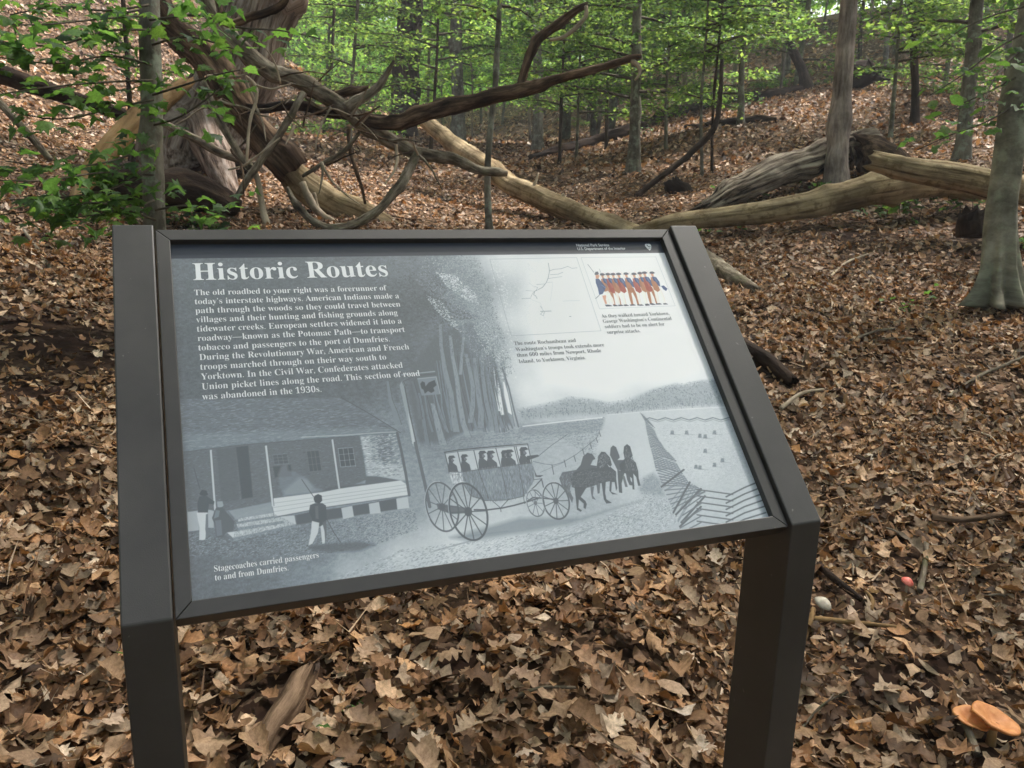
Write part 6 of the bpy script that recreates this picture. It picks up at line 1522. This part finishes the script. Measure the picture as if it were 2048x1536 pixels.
# small sticks lying in the litter
def stick(label, pts, w, mat_, group=None):
    P, Rr = [], []
    for i, (px_, py_) in enumerate(pts):
        p, d = on(px_, py_); r_ = w * .5 * d / FPX; p[2] += r_ + .018 + .008 * (i % 2); P.append(p); Rr.append(r_ * (1 - .5 * i / len(pts)))
    root = thing('fallen_twig', label, 'twig', P[0], group)
    tube('stem', P, Rr, mat_, root, sides=7, seg=.02, lump=.15)
stick('pale forked twig lying right of the sign on the slope', [(1560, 830), (1600, 805), (1645, 792)], 9, M_pale)
stick('thin grey branch in the litter at the right edge', [(1895, 805), (1960, 765), (2047, 725)], 9, M_dead)
stick('dark branch half buried in leaves at the right edge', [(1860, 1050), (1930, 1062), (2048, 1040)], 15, M_brown)
stick('yellowish root-like twig running right from the right post', [(1622, 1258), (1700, 1270), (1760, 1272), (1830, 1284)], 11, M_orange)
stick('stout pale stick standing by the right post', [(1600, 1315), (1615, 1270), (1625, 1235)], 15, M_orange)
stick('grey twig sticking up beside the orange mushrooms', [(1950, 1536), (1932, 1490), (1922, 1462)], 16, M_dead)
stick('brown stick lying beside the white mushroom', [(1635, 1150), (1680, 1195), (1720, 1225)], 17, M_rot)
stick('short brown twig by the red mushroom', [(1838, 1200), (1846, 1150), (1850, 1105)], 13, M_dead)
stick('long thin twig crossing the litter at the lower right', [(1560, 1530), (1640, 1440), (1700, 1400)], 6, M_dead)
stick('thin brown stick lying below the frame of the sign', [(800, 1190), (850, 1210), (900, 1240)], 8, M_brown)
stick('thin stick lying between the posts near the bottom', [(1000, 1430), (1080, 1400), (1150, 1395)], 8, M_dead)
stick('pale stick in the open litter below the beech', [(1660, 560), (1690, 535), (1735, 515)], 6, M_pale)
stick('slim stick lying left of the beech roots', [(1700, 690), (1770, 672), (1850, 668)], 6, M_dead)
stick('hooked root beside the white mushroom', [(1735, 1245), (1742, 1222), (1730, 1200)], 12, M_orange)
TW = sorted((trng.uniform(640, 1480), trng.uniform(1500, 2020)) for _ in range(12))
for k, (y0, x0) in enumerate(TW):
    x0 = max(x0, 1690) if y0 > 850 else x0
    an = trng.uniform(0, 3.14); ln = trng.uniform(30, 80)
    stick('%s thin dead twig counting down the litter right of the sign' % ['first', 'second', 'third', 'fourth', 'fifth', 'sixth', 'seventh', 'eighth', 'ninth', 'tenth', 'eleventh', 'twelfth'][k], [(x0, y0), (x0 + ln * .5 * math.cos(an) + 4, y0 + ln * .25 * math.sin(an)), (x0 + ln * math.cos(an), y0 + ln * .5 * math.sin(an))], trng.uniform(3, 6), (M_dead, M_brown, M_pale)[k % 3], 'thin twigs right of the sign')

# ------------------------------------------------------------------ leafy sprays of the near maple and the beech
def variant(T, name, k, mat_):
    r = np.random.default_rng(k); one = np.ones(1)
    X, F, n = leaf_batch(T, np.zeros((1, 3)), one, 0 * one, 0 * one, 0 * one, one * r.normal(-.1, .18), one * r.normal(-.25, .3), one * r.normal(0, .25))
    X[:, 1] += .5
    c = GREENS[[0, 1, 3, 0, 1, 2][k % 6]] * r.uniform(1.1, 1.7)
    return mesh_fast(name, X, F, mat_, np.repeat(c[None], len(X), 0))
MAPLES = [variant(T_MAPLE, 'leaf', k, M_green) for k in range(6)]
OVALS = [variant(T_OVAL, 'leaf', k + 20, M_green) for k in range(6)]
lr = random.Random(5)
def leaf_obj(me, parent, root, p, size, yaw, pitch, roll, name='leaf'):
    o = link(name, me); o.parent = parent
    M = Matrix.Translation(Vector(p)) @ Matrix.Rotation(yaw, 4, 'Z') @ Matrix.Rotation(pitch, 4, 'X') @ Matrix.Rotation(roll, 4, 'Y') @ Matrix.Scale(size, 4)
    o.matrix_parent_inverse = (Matrix.Translation(root.location) @ parent.matrix_parent_inverse).inverted(); o.matrix_basis = M
def leafy(root, pts, n, size, meshes, w=5, mat_=M_twig, spread=18):
    P, Rr = px_path([(x, y, w * (1 - .6 * i / len(pts)), d) for i, (x, y, d) in enumerate(pts)])
    br = tube('branch', P, Rr, mat_, root, sides=6, seg=.08)
    Q, _r = resample(P, Rr, .03)
    for k in range(n):
        i = int((.12 + .88 * (k + lr.random()) / n) * (len(Q) - 1)); t_ = Q[min(i + 1, len(Q) - 1)] - Q[max(i - 1, 0)]
        yaw = math.atan2(t_[1], t_[0]) - math.pi / 2 + (1 if k % 2 else -1) * lr.uniform(.4, 1.3)
        off = Vector((lr.gauss(0, .09), lr.gauss(0, .09), lr.gauss(0, .05)))
        leaf_obj(lr.choice(meshes), br, root, Vector(Q[i]) + off, size * lr.uniform(.65, 1.2), yaw, lr.gauss(-.25, .3), lr.gauss(0, .35))
for pts, n in (([(300, 60, 4.5), (210, 62, 4.2), (110, 92, 4.0), (-20, 80, 3.8)], 17), ([(302, 130, 4.5), (220, 110, 4.2), (120, 128, 4.0), (0, 115, 3.9)], 16),
               ([(304, 90, 4.5), (370, 72, 4.4), (450, 92, 4.3), (500, 110, 4.3)], 12), ([(306, 200, 4.5), (230, 215, 4.2), (120, 240, 4.0), (30, 225, 3.9)], 14),
               ([(306, 190, 4.5), (370, 170, 4.4), (430, 150, 4.4), (480, 140, 4.4)], 10), ([(308, 290, 4.4), (230, 320, 4.1), (130, 335, 3.9), (10, 322, 3.8)], 16),
               ([(309, 330, 4.4), (240, 372, 4.1), (150, 392, 3.9), (20, 400, 3.8)], 17), ([(310, 400, 4.4), (250, 422, 4.2), (170, 432, 4.0), (60, 445, 3.9)], 13),
               ([(311, 420, 4.5), (370, 410, 4.5), (430, 425, 4.5), (480, 440, 4.5)], 10), ([(298, 10, 4.5), (210, 22, 4.3), (120, 12, 4.1), (20, 30, 4.0)], 14),
               ([(308, 250, 4.5), (360, 235, 4.4), (410, 200, 4.4), (440, 178, 4.4)], 8), ([(306, 350, 4.4), (200, 345, 4.0), (90, 362, 3.7), (-20, 360, 3.5)], 15), ([(311, 440, 4.4), (200, 405, 4.0), (100, 418, 3.8), (0, 430, 3.7)], 15), ([(300, 30, 4.5), (180, 40, 4.0), (80, 50, 3.7), (-20, 48, 3.6)], 15), ([(304, 160, 4.5), (200, 165, 4.0), (90, 175, 3.7), (-10, 190, 3.6)], 12),
               ([(300, 40, 4.5), (400, 30, 4.3), (470, 55, 4.2), (560, 60, 4.2), (640, 78, 4.2)], 14)):
    leafy(MAP, pts, int(n * 2.4), .09, MAPLES)
for pts, n in (([(2058, 60, 6.1), (1990, 100, 5.8), (1925, 150, 5.6), (1860, 190, 5.4)], 18), ([(2040, 150, 6.1), (1985, 180, 5.7), (1930, 205, 5.6), (1870, 235, 5.4)], 16),
               ([(2030, 210, 6.1), (1970, 245, 5.8), (1900, 270, 5.6), (1835, 300, 5.5)], 16), ([(2062, 10, 6.1), (1990, 30, 5.8), (1920, 60, 5.6), (1880, 95, 5.5)], 14), ([(2040, 100, 6.1), (2000, 140, 5.3), (1975, 185, 5.0), (1960, 235, 4.8)], 12)):
    leafy(BEECH, pts, int(n * 1.5), .105, OVALS, 4)
# --- low green plants
def seedling(label, px_, py_, n, size, h, spread, meshes=OVALS, group=None):
    p, d = on(px_, py_); root = thing('seedling', label, 'plant', p, group)
    for s_ in range(max(1, n // 6)):
        q = p + np.array([lr.gauss(0, spread * .5), lr.gauss(0, spread * .5), 0]); q[2] = land(q[0], q[1])
        tip = q + np.array([lr.gauss(0, .05), lr.gauss(0, .05), h * lr.uniform(.7, 1.2)])
        st = tube('stem', np.array([q - [0, 0, .03], (q + tip) / 2 + [lr.gauss(0, .015), 0, 0], tip]), [.004, .003, .002], M_twig, root, sides=5, seg=.06)
        for k in range(min(n, 6)):
            f = .45 + .55 * (k + lr.random()) / 6
            leaf_obj(lr.choice(meshes), st, root, Vector(q + (tip - q) * f) + Vector((lr.gauss(0, spread * .25), lr.gauss(0, spread * .25), lr.gauss(0, .02))), size * lr.uniform(.7, 1.2), lr.uniform(0, 6.28), lr.gauss(-.1, .3), lr.gauss(0, .3))
seedling('green seedlings growing under the cracked grey log', 1500, 395, 36, .11, .22, .38)
seedling('leafy green shoots between the cracked log and the pinkish tree', 1585, 372, 24, .11, .18, .3)
seedling('broad green plants under the thick tan log by the beech', 1800, 432, 48, .12, .2, .42)
seedling('green shoots under the log beside the beech trunk', 1900, 420, 30, .11, .22, .3)
seedling('green plant at the tip of the pale log behind the sign frame', 1430, 470, 24, .10, .12, .3)
seedling('low green plant on the litter left of the beech roots', 1835, 622, 18, .07, .10, .2)
seedling('small green plant at the foot of the beech on its right', 2040, 500, 12, .08, .14, .15)
seedling('green plant beside the pinkish tree trunk', 1640, 392, 18, .11, .14, .2)
seedling('green shoots on the left edge of the black log on the slope', 1272, 272, 12, .13, .2, .4)
seedling('maple seedlings in the shade under the left tree', 180, 440, 36, .10, .20, .4, MAPLES)
seedling('maple seedlings low behind the left end of the sign', 400, 452, 30, .11, .12, .3, MAPLES)
seedling('bright green shoots at the foot of the dead tangle', 420, 300, 24, .12, .35, .4, MAPLES)
seedling('green spray near the dark oak behind the dead limb', 720, 300, 30, .14, .8, .6, MAPLES)
seedling('single green leaves below the frame of the sign', 742, 1400, 2, .055, .03, .03)
seedling('tiny green sprout beside the left post', 242, 1308, 3, .035, .03, .02)
seedling('tiny green sprout at the bottom edge near the left post', 682, 1520, 3, .035, .03, .02)

# ------------------------------------------------------------------ fallen leaves one by one: the nearest three hundred
BROWN_ST = [(0, (0.052, 0.031, 0.018)), (0.18, (0.147, 0.082, 0.046)), (0.35, (0.284, 0.174, 0.098)), (0.5, (0.378, 0.256, 0.156)), (0.65, (0.21, 0.125, 0.075)), (0.8, (0.462, 0.348, 0.242)), (0.92, (0.304, 0.141, 0.058)), (1, (0.546, 0.468, 0.38))]
M_dry = leaf_mat('dry_leaf', .16, attr=False, stops=BROWN_ST, spec=.14, rough=.55, tcol=1.2, tint=(1, .8, .5))
def dry_variant(T, k):
    T = (T[0] * np.stack([1 + np.random.default_rng(k + 300).normal(0, .16, len(T[0])), np.ones(len(T[0]))], -1), T[1])
    r = np.random.default_rng(k); one = np.ones(1)
    X, F, n = leaf_batch(T, np.zeros((1, 3)), one, 0 * one, 0 * one, 0 * one, one * r.normal(.15, .3), one * r.normal(.1, .4), one * r.normal(0, .3), None, one * r.uniform(.75, 1.1))
    return mesh_fast('leaf', X, F, M_dry)
DRY = [dry_variant(T, 40 + i) for i, T in enumerate([T_DEEP, T_OVAL, T_OAK, T_DEEP, T_OAK, T_OVAL, T_DEEP, T_OAK, T_DEEP, T_OAK, T_DEEP, T_OVAL])]
quad_sign = np.array([(222, 450), (1392, 455), (1640, 1050), (1580, 1536), (1440, 1536), (1485, 1100), (390, 1260), (395, 1536), (268, 1536), (238, 1250)], float)
n_l = 0
while n_l < 300:
    px_, py_ = lr.uniform(-20, 2068), 1560 - 640 * lr.random() ** 1.5
    if inside(quad_sign, np.array([px_]), np.array([py_]))[0]: continue
    p, d = on(px_, py_)
    if d > 4.2 or min(math.hypot(px_ - a_, (py_ - b_) * 1.6) for a_, b_ in ((1965, 1470), (1643, 1225), (1810, 1190))) < 75: continue
    o = link('leaf', lr.choice(DRY)); o.parent = FLOOR
    sz = lr.uniform(.05, .10)
    o.matrix_basis = Matrix.Translation(Vector(p) + Vector((0, 0, .032 + lr.uniform(0, .02)))) @ Matrix.Rotation(lr.uniform(0, 6.28), 4, 'Z') @ Matrix.Rotation(lr.gauss(0, .28), 4, 'X') @ Matrix.Rotation(lr.gauss(0, .28), 4, 'Y') @ Matrix.Scale(sz, 4)
    n_l += 1

# ------------------------------------------------------------------ mushrooms
def plain(name, c1, c2, scale, rough=.6):
    m, t, b = mat(name); ge = nd(t, 'ShaderNodeNewGeometry'); n = nd(t, 'ShaderNodeTexNoise', Scale=scale, Detail=5.0); t.links.new(ge.outputs['Position'], n.inputs['Vector'])
    r = ramp(t, n.outputs[0], [(.35, c1), (.65, c2)]); t.links.new(r.outputs[0], b.inputs['Base Color']); b.inputs['Roughness'].default_value = rough
    b.inputs['Subsurface Weight'].default_value = .15; b.inputs['Subsurface Radius'].default_value = (.01, .006, .003); return m
def lathe(name, prof, m, parent, loc, tilt=(0, 0), n=28, wob=.05, seed=0):
    V, F = [], []
    th = np.linspace(0, 2 * math.pi, n, endpoint=False)
    for i, (r_, z_) in enumerate(prof):
        w = 1 + wob * vnoise(np.stack([np.cos(th) * 1.4, np.sin(th) * 1.4, th * 0 + seed + z_ * 6], -1), seed)
        V.append(np.stack([r_ * w * np.cos(th), r_ * w * np.sin(th), z_ + r_ * .10 * vnoise(np.stack([np.cos(th) * 1.6, np.sin(th) * 1.6, th * 0 + seed + 4], -1), seed)], -1))
    V = np.vstack(V); k = len(prof)
    for i in range(k - 1):
        for j in range(n): F.append((i * n + j, i * n + (j + 1) % n, (i + 1) * n + (j + 1) % n, (i + 1) * n + j))
    Rt = np.array(Matrix.Rotation(tilt[0], 3, 'X') @ Matrix.Rotation(tilt[1], 3, 'Y'))
    o = link(name, mesh_fast(name, V @ Rt.T + np.array(loc), np.array(F), m)); place(o, parent); return o
M_or = plain('orange_cap', (.50, .17, .04), (.64, .27, .085), 60); M_orst = plain('pale_orange_stem', (.5, .28, .12), (.6, .38, .2), 40)
M_wh = plain('off_white_cap', (.36, .31, .23), (.54, .48, .38), 60); M_rd = plain('red_cap', (.62, .09, .06), (.75, .22, .16), 40)
FUN = [(.001, -.16), (.25, -.13), (.55, .0), (.82, .13), (.97, .13), (1.0, .06), (.92, .0), (.6, -.14), (.3, -.30), (.16, -.42)]
DOME = [(.001, .62), (.3, .58), (.6, .45), (.85, .2), (1, 0), (.95, -.1), (.7, -.08), (.3, -.04), (.1, -.04)]
def mushroom(label, px_, py_, r_, prof, m, ms, tilt, h, seed):
    p, d = on(px_, py_ + h * 300); root = thing('mushroom', label, 'mushroom', p)
    c = p + np.array([0, 0, h])
    lathe('cap', [(a * r_, z_ * r_) for a, z_ in prof], m, root, c, tilt, seed=seed, wob=.07)
    lathe('stem', [(.001, -h - .01), (r_ * .22, -h), (r_ * .17, -h * .5), (r_ * .2, -.01)], ms, root, c, (0, 0), 12, seed=seed + 1)
mushroom('larger orange mushroom with a dished cap at the lower right corner', 1980, 1472, .06, FUN, M_or, M_orst, (.16, .22), .07, 1)
mushroom('smaller orange mushroom tucked behind the larger orange one', 1935, 1462, .045, FUN, M_or, M_orst, (.14, .06), .055, 4)
mushroom('round off-white mushroom beside the right post', 1643, 1222, .029, DOME, M_wh, M_wh, (.3, .25), .035, 7)
mushroom('tiny red mushroom in the litter right of the sign', 1810, 1180, .02, DOME, M_rd, M_wh, (.4, .1), .055, 9)

# ------------------------------------------------------------------ the damp air of the hollow
zs = [float(o.matrix_world.translation.z) for o in COL.objects]
top = 60.0
bm = bmesh.new(); bmesh.ops.create_cube(bm, size=1.0)
hz = bpy.data.meshes.new('haze'); bm.to_mesh(hz); bm.free()
ho = link('haze', hz, kind='stuff', label='thin damp air that softens the far trees')
zlo = float(GZ.min()) - 1.0; zhi = float(max(GZ.max(), 20)) + 27
ho.location = (CAM[0], CAM[1], (zlo + zhi) / 2); ho.scale = (420, 420, zhi - zlo)
m = bpy.data.materials.new('haze'); m.use_nodes = True; t = m.node_tree; t.nodes.clear()
pv = nd(t, 'ShaderNodeVolumePrincipled', Density=.0019); pv.inputs['Color'].default_value = (.93, .96, .98, 1); pv.inputs['Anisotropy'].default_value = .3
om = nd(t, 'ShaderNodeOutputMaterial'); t.links.new(pv.outputs[0], om.inputs['Volume']); hz.materials.append(m)
print('HAZE', zlo, zhi)
